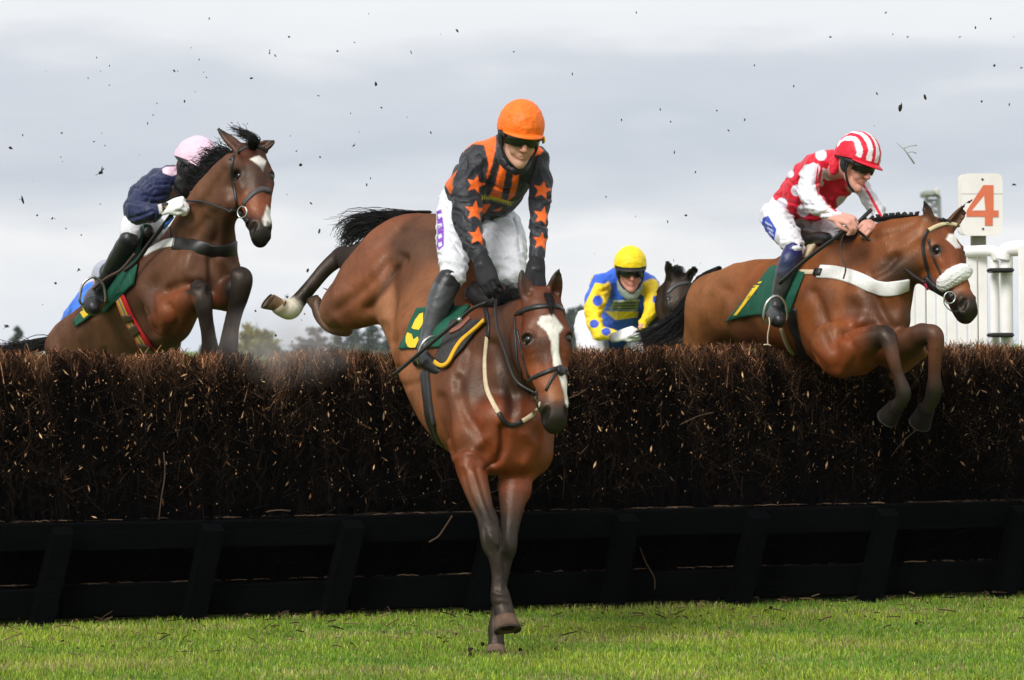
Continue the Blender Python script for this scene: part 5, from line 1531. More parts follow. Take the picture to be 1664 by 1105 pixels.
def jacket_build(vox, parts, k=.035, amp=.006, sc=22, seed=1, folds=()):
    J = Body(vox); J.cs = .0025
    for W, col, tag, kw in parts: J.add(W, col, k, tag=tag, **kw)
    w1, w2 = wrinkle(amp*2.2, sc*.6, seed), wrinkle(amp*.45, sc*2.0, seed+100)
    J.build(warp=lambda p: w1(p)+w2(p), relax=2)
    for fr, lines in folds:
        for px in lines: J.groove(fr.pts(px), 2.6, .009); J.groove([(x+2.5, y+4.5) for x, y in fr.pts(px)], 2.6, -.006)
    return J

# ---- the rider in black and orange on the landing bay
z5 = Frame(690, 150, 4.09)
BK, OR = (.020, .021, .026), (.86, .135, .012)
WH = (.66, .66, .70)
tors = zA.ch([(775, 455, 19.98, 92), (800, 405, 19.86, 108), (850, 340, 19.66, 120), (885, 285, 19.5, 112), (890, 245, 19.46, 84)])
side = zA.ch([(735, 400, 19.92, 62), (745, 340, 19.78, 66), (790, 270, 19.56, 62)])
shld = zA.ch([(785, 262, 19.5, 58), (890, 238, 19.46, 60), (990, 262, 19.46, 54)])
aL = zA.ch([(785, 275, 19.48, 66), (756, 350, 19.42, 62), (747, 430, 19.36, 60), (752, 500, 19.30, 53), (785, 590, 19.20, 40), (808, 648, 19.14, 30)])
aR = zA.ch([(992, 272, 19.46, 57), (1012, 340, 19.42, 46), (1010, 420, 19.36, 43), (1006, 500, 19.29, 38), (1002, 590, 19.22, 33), (994, 665, 19.16, 28)])
thL = zA.ch([(715, 430, 19.95, 76), (698, 490, 19.82, 62), (694, 570, 19.66, 55), (702, 640, 19.52, 55), (706, 680, 19.47, 44)])
thR = zA.ch([(850, 470, 19.95, 74), (884, 540, 19.74, 76), (896, 610, 19.6, 70), (912, 680, 19.5, 52)])
shL = zA.ch([(690, 690, 19.47, 46), (662, 745, 19.46, 47), (640, 810, 19.45, 42), (614, 890, 19.44, 33), (596, 945, 19.42, 28)])
ftL = zA.ch([(580, 985, 19.45, 30), (600, 985, 19.40, 32), (630, 1005, 19.34, 27), (655, 1030, 19.28, 17)])
shR = zA.ch([(930, 730, 19.5, 44), (955, 810, 19.55, 40), (960, 900, 19.62, 30)])
ftR = zA.ch([(965, 940, 19.6, 28), (975, 960, 19.5, 26), (985, 975, 19.42, 18)])
base = at(745, 1000, 19.6); base[2] = 0
HR1 = Local(z5.w(630, 298, 19.19), (.26, -.92, -.30), (.10, .0, 1), 1.0)
B = Body(.0056)
for W in (tors, aL, aR, thL, thR, shld): B.add(scalew(W, .62), SKIN, .03)
for W in (shL, ftL, shR, ftR): B.add(scalew(W[:-1] if W is ftL or W is ftR else W, .62), SKIN, .02)
human_head(B, HR1, zA.w(895, 265, 19.46))
HL1 = Local(zA.w(812, 655, 19.12), zA.w(848, 745, 19.02)-zA.w(812, 655, 19.12), (-.2, -1, .15), 1.02)
HH1 = Local(zA.w(994, 668, 19.15), zA.w(985, 760, 19.06)-zA.w(994, 668, 19.15), (.2, -1, .15), 1.02)
hand(B, HL1, SKIN, (.5, .8, .6), 1, .8); hand(B, HH1, SKIN, (.5, .8, .6), -1, .36)
B.build()
B.ball(HR1.p(0, .05, -.09), .055, (.44, .24, .17), .05, .45)
B.ball(HL1.p(0, .06, -.02), .14, (.012, .012, .013)); B.ball(HH1.p(0, .06, -.02), .14, (.012, .012, .013))
r1 = B.obj('person', M_skin, None, loc=base, label='jockey in black and orange striped silks with orange stars and an orange cap', category='person', group='jockeys')
J = jacket_build(.0060, [(tors, BK, 'torso', {}), (side, BK, 'torso', {}), (shld, BK, 'torso', {}), (aL, BK, 'armL', {}), (aR, BK, 'armR', {})], .032, .0055, 20, 2,
    [(z5, [[(190, 690), (260, 705), (330, 690)], [(185, 780), (250, 800), (300, 860)], [(200, 880), (260, 930), (330, 930)], [(235, 960), (300, 1010), (380, 1010)], [(250, 400), (300, 470), (280, 540)], [(690, 690), (740, 722), (830, 705)],
     [(700, 780), (750, 870), (820, 900)], [(690, 880), (760, 920)], [(700, 960), (760, 1000)], [(420, 600), (520, 650), (600, 640)], [(360, 420), (400, 500), (390, 600)], [(740, 430), (720, 520), (700, 600)]])])
P = z5.pts
for poly in ([(225, 440), (300, 335), (400, 285), (470, 262), (475, 330), (470, 400), (440, 430), (408, 400), (395, 350), (330, 345), (260, 410)],
             [(408, 395), (470, 385), (450, 480), (425, 560), (410, 590), (425, 480)],
             [(500, 480), (545, 505), (525, 620), (508, 715), (425, 695), (470, 610)],
             [(588, 520), (632, 515), (622, 600), (600, 690), (552, 722), (580, 610)],
             [(688, 470), (715, 400), (745, 345), (790, 385), (735, 470), (692, 570)],
             [(130, 605), (218, 515), (195, 620), (172, 680)],
             [(385, 745), (440, 742), (405, 800), (385, 815)], [(455, 790), (520, 760), (500, 790)]):
    J.poly(P(poly), OR, 1.0, 1, tags=('torso',))
for cx, cy, r, rot, tg in ((338, 612, 60, .25, 'armL'), (335, 788, 66, .1, 'armL'), (352, 955, 62, .1, 'armL'), (783, 650, 62, .2, 'armR'), (783, 822, 60, .25, 'armR'), (775, 990, 58, .15, 'armR')):
    J.poly(P(star(cx, cy, r*1.08, rot, .44)), OR, .8, 1, tags=(tg,))
J.poly(P([(372, 672), (415, 680), (470, 708), (560, 722), (592, 740), (560, 762), (470, 745), (380, 728)]), (.018, .018, .02), 1.0, 1, tags=('torso',))
j1 = J.obj('silks', M_silk, r1)
# yellow lettering of the sponsor's band: a row of small unreadable strokes
M_ylet = mat('yellow_lettering', (.62, .50, .03), .6, .2)
rs = np.random.default_rng(5)
for t in np.linspace(0, 1, 13):
    x, y = 385+185*t, 700+42*t**1.0-10*math.sin(t*3.1)
    hgt = 26+8*rs.random()
    flatshape('letter', J, P([(x-5, y-hgt*.5), (x+3, y-hgt*.5+3), (x+4, y-4), (x+10, y-6+6*rs.random()), (x+9, y+5), (x+2, y+5), (x+1, y+hgt*.5), (x-6, y+hgt*.5-2)]), M_ylet, j1, .003)
flatshape('lettering_line', J, P([(378, 676), (430, 684), (500, 712), (590, 728), (590, 734), (500, 718), (430, 690), (378, 682)]), M_ylet, j1, .003)
# collar and cuffs
for nm, c_, ax, r in (('cuff', aL[-1], aL[-1][:3]-aL[-2][:3], .036), ('cuff', aR[-1], aR[-1][:3]-aR[-2][:3], .034)):
    V, F = lathe(c_[:3]-unit(ax)*.012, ax, [(0, r*1.0), (.004, r*1.1), (.026, r*1.06), (.030, r*.9)], 20)
    add(nm, V, F, M_rubber, j1)
E = Body(.006); q = HR1.p(0, -.05, -.135)
E.add(HR1.w([(-.052, -.055, -.085, .026), (-.056, -.01, -.115, .025), (-.03, .035, -.14, .022), (0, .045, -.148, .020), (.03, .035, -.14, .022), (.056, -.01, -.115, .025), (.052, -.055, -.085, .026)]), (.013, .013, .015), .02)
E.build(warp=wrinkle(.003, 60, 3)); E.obj('collar', M_silk, j1)
Br = Body(.0066)
Br.add(zA.ch([(755, 455, 19.97, 88), (830, 470, 19.95, 84)]), WH, .03, tag='hip')
Br.add(thL, WH, .03, tag='legL'); Br.add(thR, WH, .03, tag='legR')
Br.build(warp=wrinkle(.012, 22, 7), relax=1)
def creases(Bd, fr, lines):
    for px in lines: Bd.groove(fr.pts(px), 2.4, .009); Bd.groove([(x+2.2, y+4) for x, y in fr.pts(px)], 2.6, -.006)
creases(Br, z5, [[(390, 830), (470, 860), (560, 960)], [(400, 900), (480, 960), (530, 1080)], [(110, 640), (150, 720), (170, 800)], [(100, 900), (180, 980), (250, 1080)], [(590, 830), (620, 920), (640, 1050)], [(90, 1080), (170, 1110), (240, 1180)], [(150, 1190), (210, 1200), (260, 1240)]])
Br.poly(P([(78, 790), (112, 780), (128, 900), (128, 1020), (95, 1050), (80, 1030), (85, 900)]), (.20, .055, .42), .8)
for y in (830, 895, 965, 1020):
    Br.poly(P([(86, y-18), (112, y-26), (118, y-4), (94, y+10)]), (.70, .66, .78), .7)
Br.obj('breeches', M_breech, r1)
for nm, sh, ft in (('boot', shL, ftL), ('boot', shR, ftR)):
    bt = Body(.0055)
    n_ = len(sh)
    bt.add(sh, [(.008, .008, .009)]+[(.055, .056, .060)]*(n_-1) if sh is shL else (.02, .02, .022), .02, tag='shaft'); bt.add(ft, (.010, .010, .011), .02, tag='foot')
    bt.add([(*(ft[1, :3]+[0, 0, -.018]), ft[1, 3]*.8), (*(ft[-1, :3]+[0, 0, -.010]), ft[-1, 3]*.9)], (.006, .006, .006), .01, flat=((0, 0, 1), .5), tag='foot')
    bt.build(warp=wrinkle(.003, 26, 9), relax=1)
    bt.poly(z1.pts([(420, 5), (540, 10), (590, 120), (500, 150), (350, 95)]), (.006, .006, .007), 1.5)
    bt.obj(nm, M_boot, r1)
for H_, sd in ((HL1, 1), (HH1, -1)):
    G_ = Body(.0042); hand(G_, H_, (.012, .012, .013), (.5, .8, .6), sd, 1.12)
    G_.add([(*H_.p(0, -.055, 0), .036), (*H_.p(0, -.01, 0), .034)], (.012, .012, .013), .015, flat=(H_.z, .8))
    G_.build(); G_.obj('glove', M_glove, r1)
helmet(r1, HR1, lambda x, y, z: (.90, .165, .012), M_cap, seed=3, dome=(.107, .127, .134), peak=.026)
V, F = lathe(HR1.p(-.094, .060, .012), HR1.x*-1, [(0, .017), (.006, .016), (.008, .010)], 14); add('goggle_stud', V, F, M_gold, r1)
stirrup(h1, zA.w(612, 985, 19.37), (.5, -.8, -.3), 1.0)
cord('stirrup_leather', [zA.w(607, 935, 19.40), zA.w(650, 860, 19.42), zA.w(700, 780, 19.5)], .008, M_leather, h1)
cord('whip', [z1.w(830, 285, 19.12), z1.w(700, 345, 19.16), z1.w(590, 438, 19.2), z1.w(300, 680, 19.28), z1.w(0, 935, 19.38)], .009, M_leather, None, loc=at(740, 530, 19.2), label='long black whip held in the right glove of the orange capped jockey', category='whip')
pt = [z1.w(575, 450, 19.19), z1.w(608, 424, 19.19)]
V, F = tubes(np.array([pt]), .0105, 8, cap=True); add('band', V, F, M_steel, bpy.data.objects['whip'])

# ---- the rider in navy and pink on the rising bay
NV, PK = (.011, .017, .062), (.74, .51, .62)
y4c = y4.ch
tors = y4c([(432, 452, 23.05, 58), (455, 410, 22.95, 86), (510, 345, 22.84, 92), (570, 310, 22.74, 78), (610, 285, 22.68, 55)])
shld = y4c([(520, 320, 22.62, 58), (575, 290, 22.66, 56), (650, 300, 22.85, 50)])
aL = y4c([(515, 330, 22.58, 62), (465, 380, 22.52, 58), (425, 430, 22.46, 55), (470, 440, 22.38, 46), (535, 420, 22.32, 33), (560, 412, 22.31, 30)])
aR = y4c([(650, 310, 22.85, 48), (665, 380, 22.8, 42), (655, 410, 22.6, 32)])
thL = y4c([(430, 480, 23.0, 62), (410, 500, 22.85, 56), (400, 522, 22.70, 46)])
thR = y4c([(470, 490, 23.1, 58), (520, 520, 23.1, 52), (520, 570, 23.1, 42)])
shL = y4c([(394, 552, 22.68, 43), (365, 600, 22.74, 43), (325, 665, 22.82, 38), (285, 735, 22.90, 31), (265, 770, 22.92, 29)])
ftL = y4c([(262, 775, 22.9, 36), (245, 800, 22.80, 42), (240, 830, 22.70, 44), (245, 850, 22.64, 28)])
shR = y4c([(520, 580, 23.1, 42), (490, 700, 23.25, 36), (450, 800, 23.4, 28)])
ftR = y4c([(440, 830, 23.3, 30), (455, 850, 23.2, 24)])
HR2 = Local(y4.w(664, 245, 22.66), (.62, -.62, -.42), (.35, .1, 1), 1.0)
B = Body(.0075)
for W in (tors, aL, aR, thL, thR, shld): B.add(scalew(W, .62), SKIN, .03)
for W in (shL, ftL, shR, ftR): B.add(scalew(W[:-1] if W is ftL or W is ftR else W, .62), SKIN, .02)
human_head(B, HR2, y4.w(590, 315, 22.7))
HL2 = Local(y4.w(566, 410, 22.3), y4.w(640, 385, 22.24)-y4.w(566, 410, 22.3), (.1, -.75, .6), 1.0)
hand(B, HL2, SKIN, (1.1, 1.2, .9), 1, .36)
B.build()
base = at(215, 900, 22.8); base[2] = 0
B.ball(HL2.p(0, .06, -.02), .13, (.75, .74, .73))
r2 = B.obj('person', M_skin, None, loc=base, label='crouching jockey in a navy jacket with pale pink cap on the rising horse', category='person', group='jockeys')
J = jacket_build(.0058, [(tors, NV, 'torso', {}), (shld, NV, 'torso', {}), (aL, NV, 'armL', {}), (aR, NV, 'armR', {})], .032, .006, 20, 12,
    [(y7, [[(150, 500), (230, 520), (300, 480)], [(90, 620), (180, 640), (260, 620)], [(120, 760), (200, 740), (300, 700)], [(250, 420), (330, 470), (430, 470)], [(220, 560), (320, 580), (430, 560)], [(300, 640), (330, 700), (310, 770)]])])
J.poly(y7.pts([(385, 340), (420, 320), (520, 318), (510, 390), (460, 398), (395, 375)]), PK, 1.0)
J.poly(y7.pts([(445, 500), (490, 475), (540, 520), (520, 570), (450, 600)]), (.5, .42, .5), 1.2, tags=('torso',))
J.poly(y7.pts([(350, 645), (380, 635), (392, 715), (365, 728)]), (.60, .55, .48), .8)
J.poly(y7.pts([(385, 630), (520, 590), (530, 660), (395, 715)]), (.012, .011, .013), 1.0, tags=('armL',))
J.poly(y7.pts([(415, 665), (435, 652), (462, 660), (450, 682), (425, 688)]), (.62, .40, .04), .8)
J.obj('silks', M_silk, r2)
E = Body(.007)  # black cover added over the lower face, which looks dark under the cap
E.add(HR2.w([(-.055, -.05, -.075, .034), (-.060, .0, -.10, .034), (-.03, .05, -.13, .03), (.03, .05, -.13, .03), (.06, .0, -.10, .034)]), (.012, .011, .012), .02)
E.add(HR2.w([(-.05, .03, -.03, .045), (0, .06, -.045, .058), (.05, .03, -.03, .045)]), (.012, .011, .012), .02)
E.add(HR2.w([(-.045, .02, -.09, .04), (0, .05, -.10, .045), (.045, .02, -.09, .04)]), (.012, .011, .012), .02)
E.build(warp=wrinkle(.004, 40, 5)); E.obj('neck_scarf', M_silk, r2)
Br = Body(.006); Br.add(thL, WH, .03); Br.add(thR, WH, .03); Br.add(y4c([(425, 490, 23.05, 64), (470, 490, 23.08, 60)]), WH, .03)
Br.build(warp=wrinkle(.004, 30, 8), relax=1); Br.obj('breeches', M_breech, r2)
for sh, ft in ((shL, ftL), (shR, ftR)):
    bt = Body(.006); bt.add(sh, (.010, .010, .011), .02); bt.add(ft, (.009, .009, .010), .02)
    bt.build(warp=wrinkle(.002, 26, 9), relax=1); bt.obj('boot', M_boot, r2)
G_ = Body(.0045); hand(G_, HL2, (.80, .79, .78), (1.1, 1.2, .9), 1, 1.12); G_.build(); G_.obj('glove', M_glove, r2)
helmet(r2, HR2, lambda x, y, z: PK, M_cap, seed=5, peak=.030)
stirrup(h2, y4.w(238, 815, 22.72), (.3, -.9, -.1), 1.15)
cord('stirrup_leather', [y4.w(225, 775, 22.8), y4.w(300, 715, 22.72), y4.w(360, 680, 22.68), y4.w(420, 610, 22.66)], .009, M_brown, h2)
cord('whip', [y7.w(520, 660, 22.26), y7.w(400, 820, 22.4), y7.w(260, 1000, 22.5), y4.w(425, 645, 22.58), y4.w(385, 682, 22.62), y4.w(368, 672, 22.64)], [.009]*31, M_leather, None, loc=y4.w(500, 560, 22.45), label='black whip with a bright blue band held by the navy jockey', category='whip') if False else None
V, F = tubes(np.array([catmull(np.array([y7.w(520, 660, 22.26), y7.w(400, 820, 22.36), y7.w(260, 1000, 22.46), y4.w(430, 640, 22.54), y4.w(375, 685, 22.58)]), 6)]), .012, 7, cap=True)
add('whip', V, F, M_leather, None, loc=y4.w(500, 560, 22.45), label='black whip with a bright blue band held by the navy jockey', category='whip')
V, F = tubes(np.array([[y7.w(468, 748, 22.32), y7.w(432, 795, 22.345), y7.w(396, 838, 22.375)]]), .0145, 9, cap=True)
add('band', V, F, mat('blue_tape', (.05, .22, .75), .4, .4), bpy.data.objects['whip.001'])

# ---- the rider in red with white spots on the light bay
RD, WS = (.66, .012, .035), (.70, .69, .73)
q6 = x6.ch
tors = q6([(175, 440, 22.72, 84), (225, 395, 22.66, 100), (285, 325, 22.55, 112), (350, 260, 22.44, 100), (395, 225, 22.38, 66)])
shld = q6([(320, 235, 22.36, 62), (390, 225, 22.36, 62), (470, 280, 22.5, 56)])
front = q6([(430, 330, 22.45, 66), (390, 400, 22.52, 60), (300, 440, 22.6, 70)])
aL = q6([(298, 282, 22.26, 56), (282, 330, 22.2, 54), (292, 385, 22.12, 52), (325, 430, 22.04, 49), (370, 465, 21.98, 38), (425, 486, 21.95, 29)])
aR = q6([(480, 300, 22.46, 54), (535, 340, 22.36, 47), (585, 410, 22.26, 44), (620, 475, 22.2, 36), (600, 520, 22.16, 28)])
thL = q6([(120, 485, 22.66, 78), (155, 545, 22.52, 72), (190, 600, 22.40, 60), (215, 640, 22.34, 48)])
thR = q6([(230, 500, 22.80, 62), (330, 525, 22.72, 54), (400, 560, 22.66, 46)])
shL = q6([(208, 650, 22.34, 49), (182, 710, 22.34, 50), (158, 790, 22.35, 46), (136, 870, 22.36, 37), (122, 930, 22.36, 32)])
ftL = q6([(112, 955, 22.34, 38), (120, 968, 22.26, 42), (132, 985, 22.18, 40), (140, 992, 22.14, 30)])
shR = q6([(410, 570, 22.7, 46), (400, 680, 22.85, 42), (360, 800, 22.95, 32)])
ftR = q6([(350, 840, 22.9, 30), (370, 850, 22.8, 24)])
HR3 = Local(q6([(508, 232, 22.16, 1)])[0, :3], (.66, -.66, -.36), (.22, .0, 1), 1.0)
B = Body(.0056)
for W in (tors, aL, aR, thL, thR, shld): B.add(scalew(W, .62), SKIN, .03)
for W in (shL, ftL, shR, ftR): B.add(scalew(W[:-1] if W is ftL or W is ftR else W, .62), SKIN, .02)
human_head(B, HR3, x6.w(405, 250, 22.36), (.60, .29, .22))
HL3 = Local(x6.w(424, 486, 21.94), x6.w(515, 512, 21.86)-x6.w(424, 486, 21.94), (.0, -.55, .84), 1.06)
HH3 = Local(x6.w(600, 520, 22.15), x6.w(545, 535, 22.06)-x6.w(600, 520, 22.15), (.2, -.6, .7), 1.0)
hand(B, HL3, (.62, .30, .23), (.75, 1.1, .8), 1, 1.0); hand(B, HH3, (.62, .30, .23), (.8, 1.1, .8), -1, 1.0)
B.build()
base = at(1285, 900, 22.4); base[2] = 0
r3 = B.obj('person', M_skin, None, loc=base, label='jockey in red silks with white spots and a red and white striped cap', category='person', group='jockeys')
J = jacket_build(.0055, [(tors, RD, 'torso', {}), (front, RD, 'torso', {}), (shld, RD, 'torso', {}), (aL, WS, 'armL', {}), (aR, WS, 'armR', {})], .030, .006, 20, 22,
    [(x6, [[(240, 300), (290, 330), (325, 320)], [(255, 380), (310, 390), (340, 380)], [(290, 430), (340, 440), (380, 420)], [(340, 470), (380, 470)], [(120, 380), (200, 420), (300, 430)], [(170, 300), (230, 360), (240, 430)],
     [(200, 440), (260, 480), (330, 480)], [(300, 190), (290, 260)], [(400, 300), (440, 360), (480, 360)], [(520, 340), (560, 350)], [(550, 400), (600, 410)]])])
P = x6.pts
J.poly(P([(232, 275), (262, 232), (325, 228), (345, 250), (325, 300), (320, 340), (270, 340)]), WS, 1.0, 1, tags=('armL', 'torso'))
for cx, cy, r in ((341, 184, 28), (222, 357, 27), (150, 421, 28), (256, 453, 31), (378, 280, 28), (347, 272, 24), (443, 412, 28), (338, 322, 16), (190, 275, 20), (480, 330, 20)):
    J.poly(P(circle(cx, cy, r, r*1.05)), (.72, .66, .74), .8, 1, tags=('torso',))
for a_ in ([(340, 235), (350, 245), (338, 320), (350, 372), (385, 425), (420, 455), (412, 462), (375, 432), (338, 378), (322, 320)], [(322, 245), (330, 240), (322, 320), (334, 378), (325, 380), (312, 320)]):
    J.poly(P(a_), RD, .8, 1)
J.poly(P([(520, 300), (532, 296), (580, 370), (640, 480), (628, 490), (570, 380)]), RD, .8, 1, tags=('armR',))
J.poly(P([(340, 470), (385, 425), (392, 430), (350, 478)]), (.70, .45, .40), .8, .7, tags=('armL',))
j3 = J.obj('silks', M_silk, r3)
E = Body(.006)
E.add(HR3.w([(-.020, -.115, .010, .028), (-.050, -.098, -.030, .030), (-.064, -.072, -.080, .024), (-.060, -.040, -.120, .018)]), RD, .02)
E.add(HR3.w([(-.020, -.115, .010, .028), (.050, -.098, -.030, .030), (.064, -.072, -.080, .024)]), RD, .02)
E.build(warp=wrinkle(.003, 50, 5)); E.obj('collar', M_silk, j3)
Br = Body(.0058)
Br.add(q6([(165, 440, 22.72, 80), (215, 455, 22.74, 76)]), WS, .03, tag='hip'); Br.add(thL, WS, .03, tag='legL'); Br.add(thR, WS, .03, tag='legR')
Br.build(warp=wrinkle(.011, 22, 17), relax=1)
creases(Br, x6, [[(60, 430), (140, 470), (220, 470)], [(100, 450), (170, 520), (250, 540)], [(150, 600), (200, 590), (255, 600)], [(170, 640), (210, 620), (255, 630)], [(130, 520), (190, 560)]])
Br.poly(P([(58, 490), (85, 480), (124, 545), (112, 605), (84, 585), (50, 530)]), (.03, .06, .38), .8)
for y0 in (515, 540, 562):
    Br.poly(P([(70+.4*(y0-515), y0-8), (104+.2*(y0-515), y0+12), (102+.2*(y0-515), y0+19), (68+.4*(y0-515), y0)]), (.6, .62, .75), .6, .8)
Br.obj('breeches', M_breech, r3)
for sh, ft in ((shL, ftL), (shR, ftR)):
    bt = Body(.0055); bt.add(sh, [(.012, .016, .10), (.022, .030, .085), (.035, .035, .036), (.028, .028, .028), (.022, .022, .022)][:len(sh)], .02); bt.add(ft, (.010, .010, .011), .02)
    bt.build(warp=wrinkle(.0035, 26, 9), relax=1)
    bt.poly(P([(148, 625), (265, 625), (245, 672), (150, 660)]), (.012, .014, .12), 1)
    bt.obj('boot', M_boot, r3)
helmet(r3, HR3, lambda x, y, z: (.78, .76, .80) if (abs(x) < .014 or .035 < abs(x) < .060 or .080 < abs(x) < .097) and z > .052 else (.66, .012, .035), M_cap, seed=7, peak=.038, dome=(.112, .132, .138))
st = stirrup(h3, x6.w(118, 985, 22.20), (.35, -.9, -.1), 1.1)
cord('stirrup_leather', [x6.w(112, 950, 22.34), x6.w(150, 850, 22.42), x6.w(190, 740, 22.48)], .010, M_leather, h3)
cord('whip', [x6.w(585, 450, 21.98), x6.w(520, 510, 21.94), x6.w(400, 595, 22.0), x6.w(260, 700, 22.1), x6.w(140, 808, 22.2)], .0105, M_leather, None, loc=x6.w(370, 620, 22.05), label='black whip held in the bare hand of the red and white jockey', category='whip')

# ---- the rider in blue and yellow on the black horse
BL, YE = (.030, .115, .62), (.86, .60, .015)
q8 = w8.ch
tors = q8([(440, 850, 29.75, 170), (500, 760, 29.6, 185), (555, 620, 29.4, 190), (565, 500, 29.25, 170), (575, 430, 29.2, 130)])
shld = q8([(400, 440, 29.15, 105), (580, 400, 29.2, 110), (740, 450, 29.15, 90)])
aL = q8([(360, 470, 29.1, 95), (330, 570, 29.0, 92), (310, 690, 28.92, 80), (345, 800, 28.82, 72), (430, 840, 28.72, 58), (520, 835, 28.66, 44)])
aR = q8([(755, 480, 29.1, 75), (760, 580, 29.0, 66), (735, 690, 28.9, 54), (680, 790, 28.75, 40)])
thL = q8([(330, 860, 29.7, 150), (290, 920, 29.4, 115), (330, 1010, 29.2, 90)])
thR = q8([(560, 860, 29.8, 130), (680, 920, 29.5, 100), (700, 1010, 29.4, 90)])
shL = q8([(330, 1020, 29.2, 85), (300, 1150, 29.3, 75), (250, 1280, 29.4, 55)]); ftL = q8([(240, 1300, 29.4, 55), (260, 1330, 29.2, 40)])
shR = q8([(720, 1020, 29.4, 85), (800, 1150, 29.5, 70), (820, 1280, 29.6, 50)]); ftR = q8([(820, 1300, 29.5, 55), (830, 1330, 29.3, 40)])
HR4 = Local(w8.w(596, 345, 28.95), (.10, -.97, -.20), (.0, .0, 1), 1.0)
B = Body(.0085)
for W in (tors, aL, aR, thL, thR, shld): B.add(scalew(W, .62), SKIN, .03)
for W in (shL, ftL, shR, ftR): B.add(scalew(W[:-1] if W is ftL or W is ftR else W, .62), SKIN, .02)
human_head(B, HR4, w8.w(575, 470, 29.15), (.60, .27, .21))
HL4 = Local(w8.w(535, 835, 28.64), w8.w(640, 800, 28.58)-w8.w(535, 835, 28.64), (.0, -.8, .6), 1.0)
hand(B, HL4, SKIN, (.8, 1.1, .8), 1, .36)
B.build()
base = at(1015, 900, 29.6); base[2] = 0
B.ball(HL4.p(0, .06, -.02), .13, (.75, .74, .73))
r4 = B.obj('person', M_skin, None, loc=base, label='jockey in blue and yellow silks with a yellow cap behind the fence', category='person', group='jockeys')
J = jacket_build(.0085, [(tors, BL, 'torso', {}), (shld, BL, 'torso', {}), (aL, YE, 'armL', {}), (aR, YE, 'armR', {})], .035, .007, 18, 32,
    [(w8, [[(300, 470), (360, 500), (420, 480)], [(250, 620), (330, 640), (390, 620)], [(260, 700), (340, 700), (390, 690)], [(440, 500), (500, 600), (480, 640)], [(640, 480), (620, 560)], [(330, 780), (400, 770), (440, 790)]])])
P = w8.pts
J.poly(P([(225, 560), (330, 330), (450, 310), (440, 400), (400, 440), (320, 430), (290, 500), (240, 600)]), BL, 1)
J.poly(P([(395, 650), (660, 655), (655, 700), (480, 722)]), YE, .8, 1, tags=('torso',))
J.poly(P([(430, 640), (470, 565), (672, 563), (650, 650)]), (.30, .34, .16), .7, 1, tags=('torso',))
J.poly(P([(455, 572), (672, 560), (674, 570), (462, 580)]), (.75, .75, .75), .4, 1, tags=('torso',))
for cx, cy, rx, ry in ((343, 570, 40, 42), (315, 750, 36, 34), (408, 812, 38, 30), (790, 560, 20, 30)):
    J.poly(P(circle(cx, cy, rx, ry)), (.03, .08, .50), .6, 1, tags=('armL', 'armR'))
j4 = J.obj('silks', M_silk, r4)
for k_ in range(3):
    y_ = 585+22*k_
    flatshape('lettering_line', J, P([(478-8*k_, y_), (640, y_-3), (638, y_+6), (475-8*k_, y_+9)]), mat('dark_print_%d' % k_, (.08, .12, .10), .7, .2), j4, .004)
E = Body(.008)
E.add(HR4.w([(-.055, -.04, -.08, .032), (-.056, .02, -.12, .030), (0, .055, -.165, .028), (.056, .02, -.12, .030), (.055, -.04, -.08, .032)]), (.20, .24, .20), .02)
E.build(warp=wrinkle(.004, 50, 5)); E.obj('neck_scarf', M_silk, j4)
Br = Body(.008); Br.add(thL, WH, .03); Br.add(thR, WH, .03); Br.add(q8([(400, 850, 29.75, 150), (520, 860, 29.75, 150)]), WH, .03)
Br.add(q8([(230, 700, 29.8, 60), (240, 800, 29.75, 85), (300, 880, 29.7, 90)]), WH, .03)
Br.build(warp=wrinkle(.005, 26, 8), relax=1); Br.obj('breeches', M_breech, r4)
for sh, ft in ((shL, ftL), (shR, ftR)):
    bt = Body(.012); bt.add(sh, (.010, .010, .011), .02); bt.add(ft, (.009, .009, .010), .02); bt.build(); bt.obj('boot', M_boot, r4)
G_ = Body(.006); hand(G_, HL4, (.80, .79, .78), (.8, 1.1, .8), 1, 1.12)
G_.add([(*HL4.p(0, -.07, 0), .036), (*HL4.p(0, -.02, 0), .034)], (.012, .012, .013), .015); G_.build(); G_.obj('glove', M_glove, r4)
helmet(r4, HR4, lambda x, y, z: (.88, .63, .012) if z > .052 or y < .02 else (.015, .015, .016), M_cap, seed=9, peak=.020, dome=(.114, .134, .140), peakcol=(.02, .02, .02))
cord('rein', [w8.w(640, 815, 28.56), w8.w(800, 760, 28.5), w8.w(980, 690, 28.5)], .008, M_leather, h4)

# ---- the rider in blue behind the boot of the navy jockey, and the horse under him
h5 = h4.copy(); COL.objects.link(h5)
dx = at(235, 600, 30.6)-at(1040, 600, 29.9); dx[2] = -.22
h5.location = Vector(base4+dx); ORIG[h5.name] = base4+dx
h5['label'] = 'black horse carrying the blue jacketed jockey, hidden behind the rising bay'
for ch in list(h4.children):
    c_ = ch.copy(); COL.objects.link(c_); c_.parent = h5
qs = lambda l: scalew(Frame(67, 196, 2.631).ch(l), .86)
tors = qs([(120, 905, 30.7, 62), (160, 835, 30.5, 76), (215, 765, 30.25, 78), (250, 725, 30.1, 55)])
shld = qs([(205, 770, 30.0, 55), (260, 745, 30.2, 50)])
aL = qs([(190, 780, 29.95, 50), (160, 850, 29.85, 44), (215, 880, 29.7, 34), (250, 870, 29.6, 28)])
th = qs([(115, 925, 30.6, 62), (150, 1000, 30.2, 50), (140, 1080, 30.2, 40)])
HR5 = Local(Frame(67, 196, 2.631).w(276, 692, 30.0), (.75, -.55, -.35), (.1, 0, 1), .92)
B = Body(.010)
for W in (tors, aL, th, shld): B.add(scalew(W, .62), SKIN, .03)
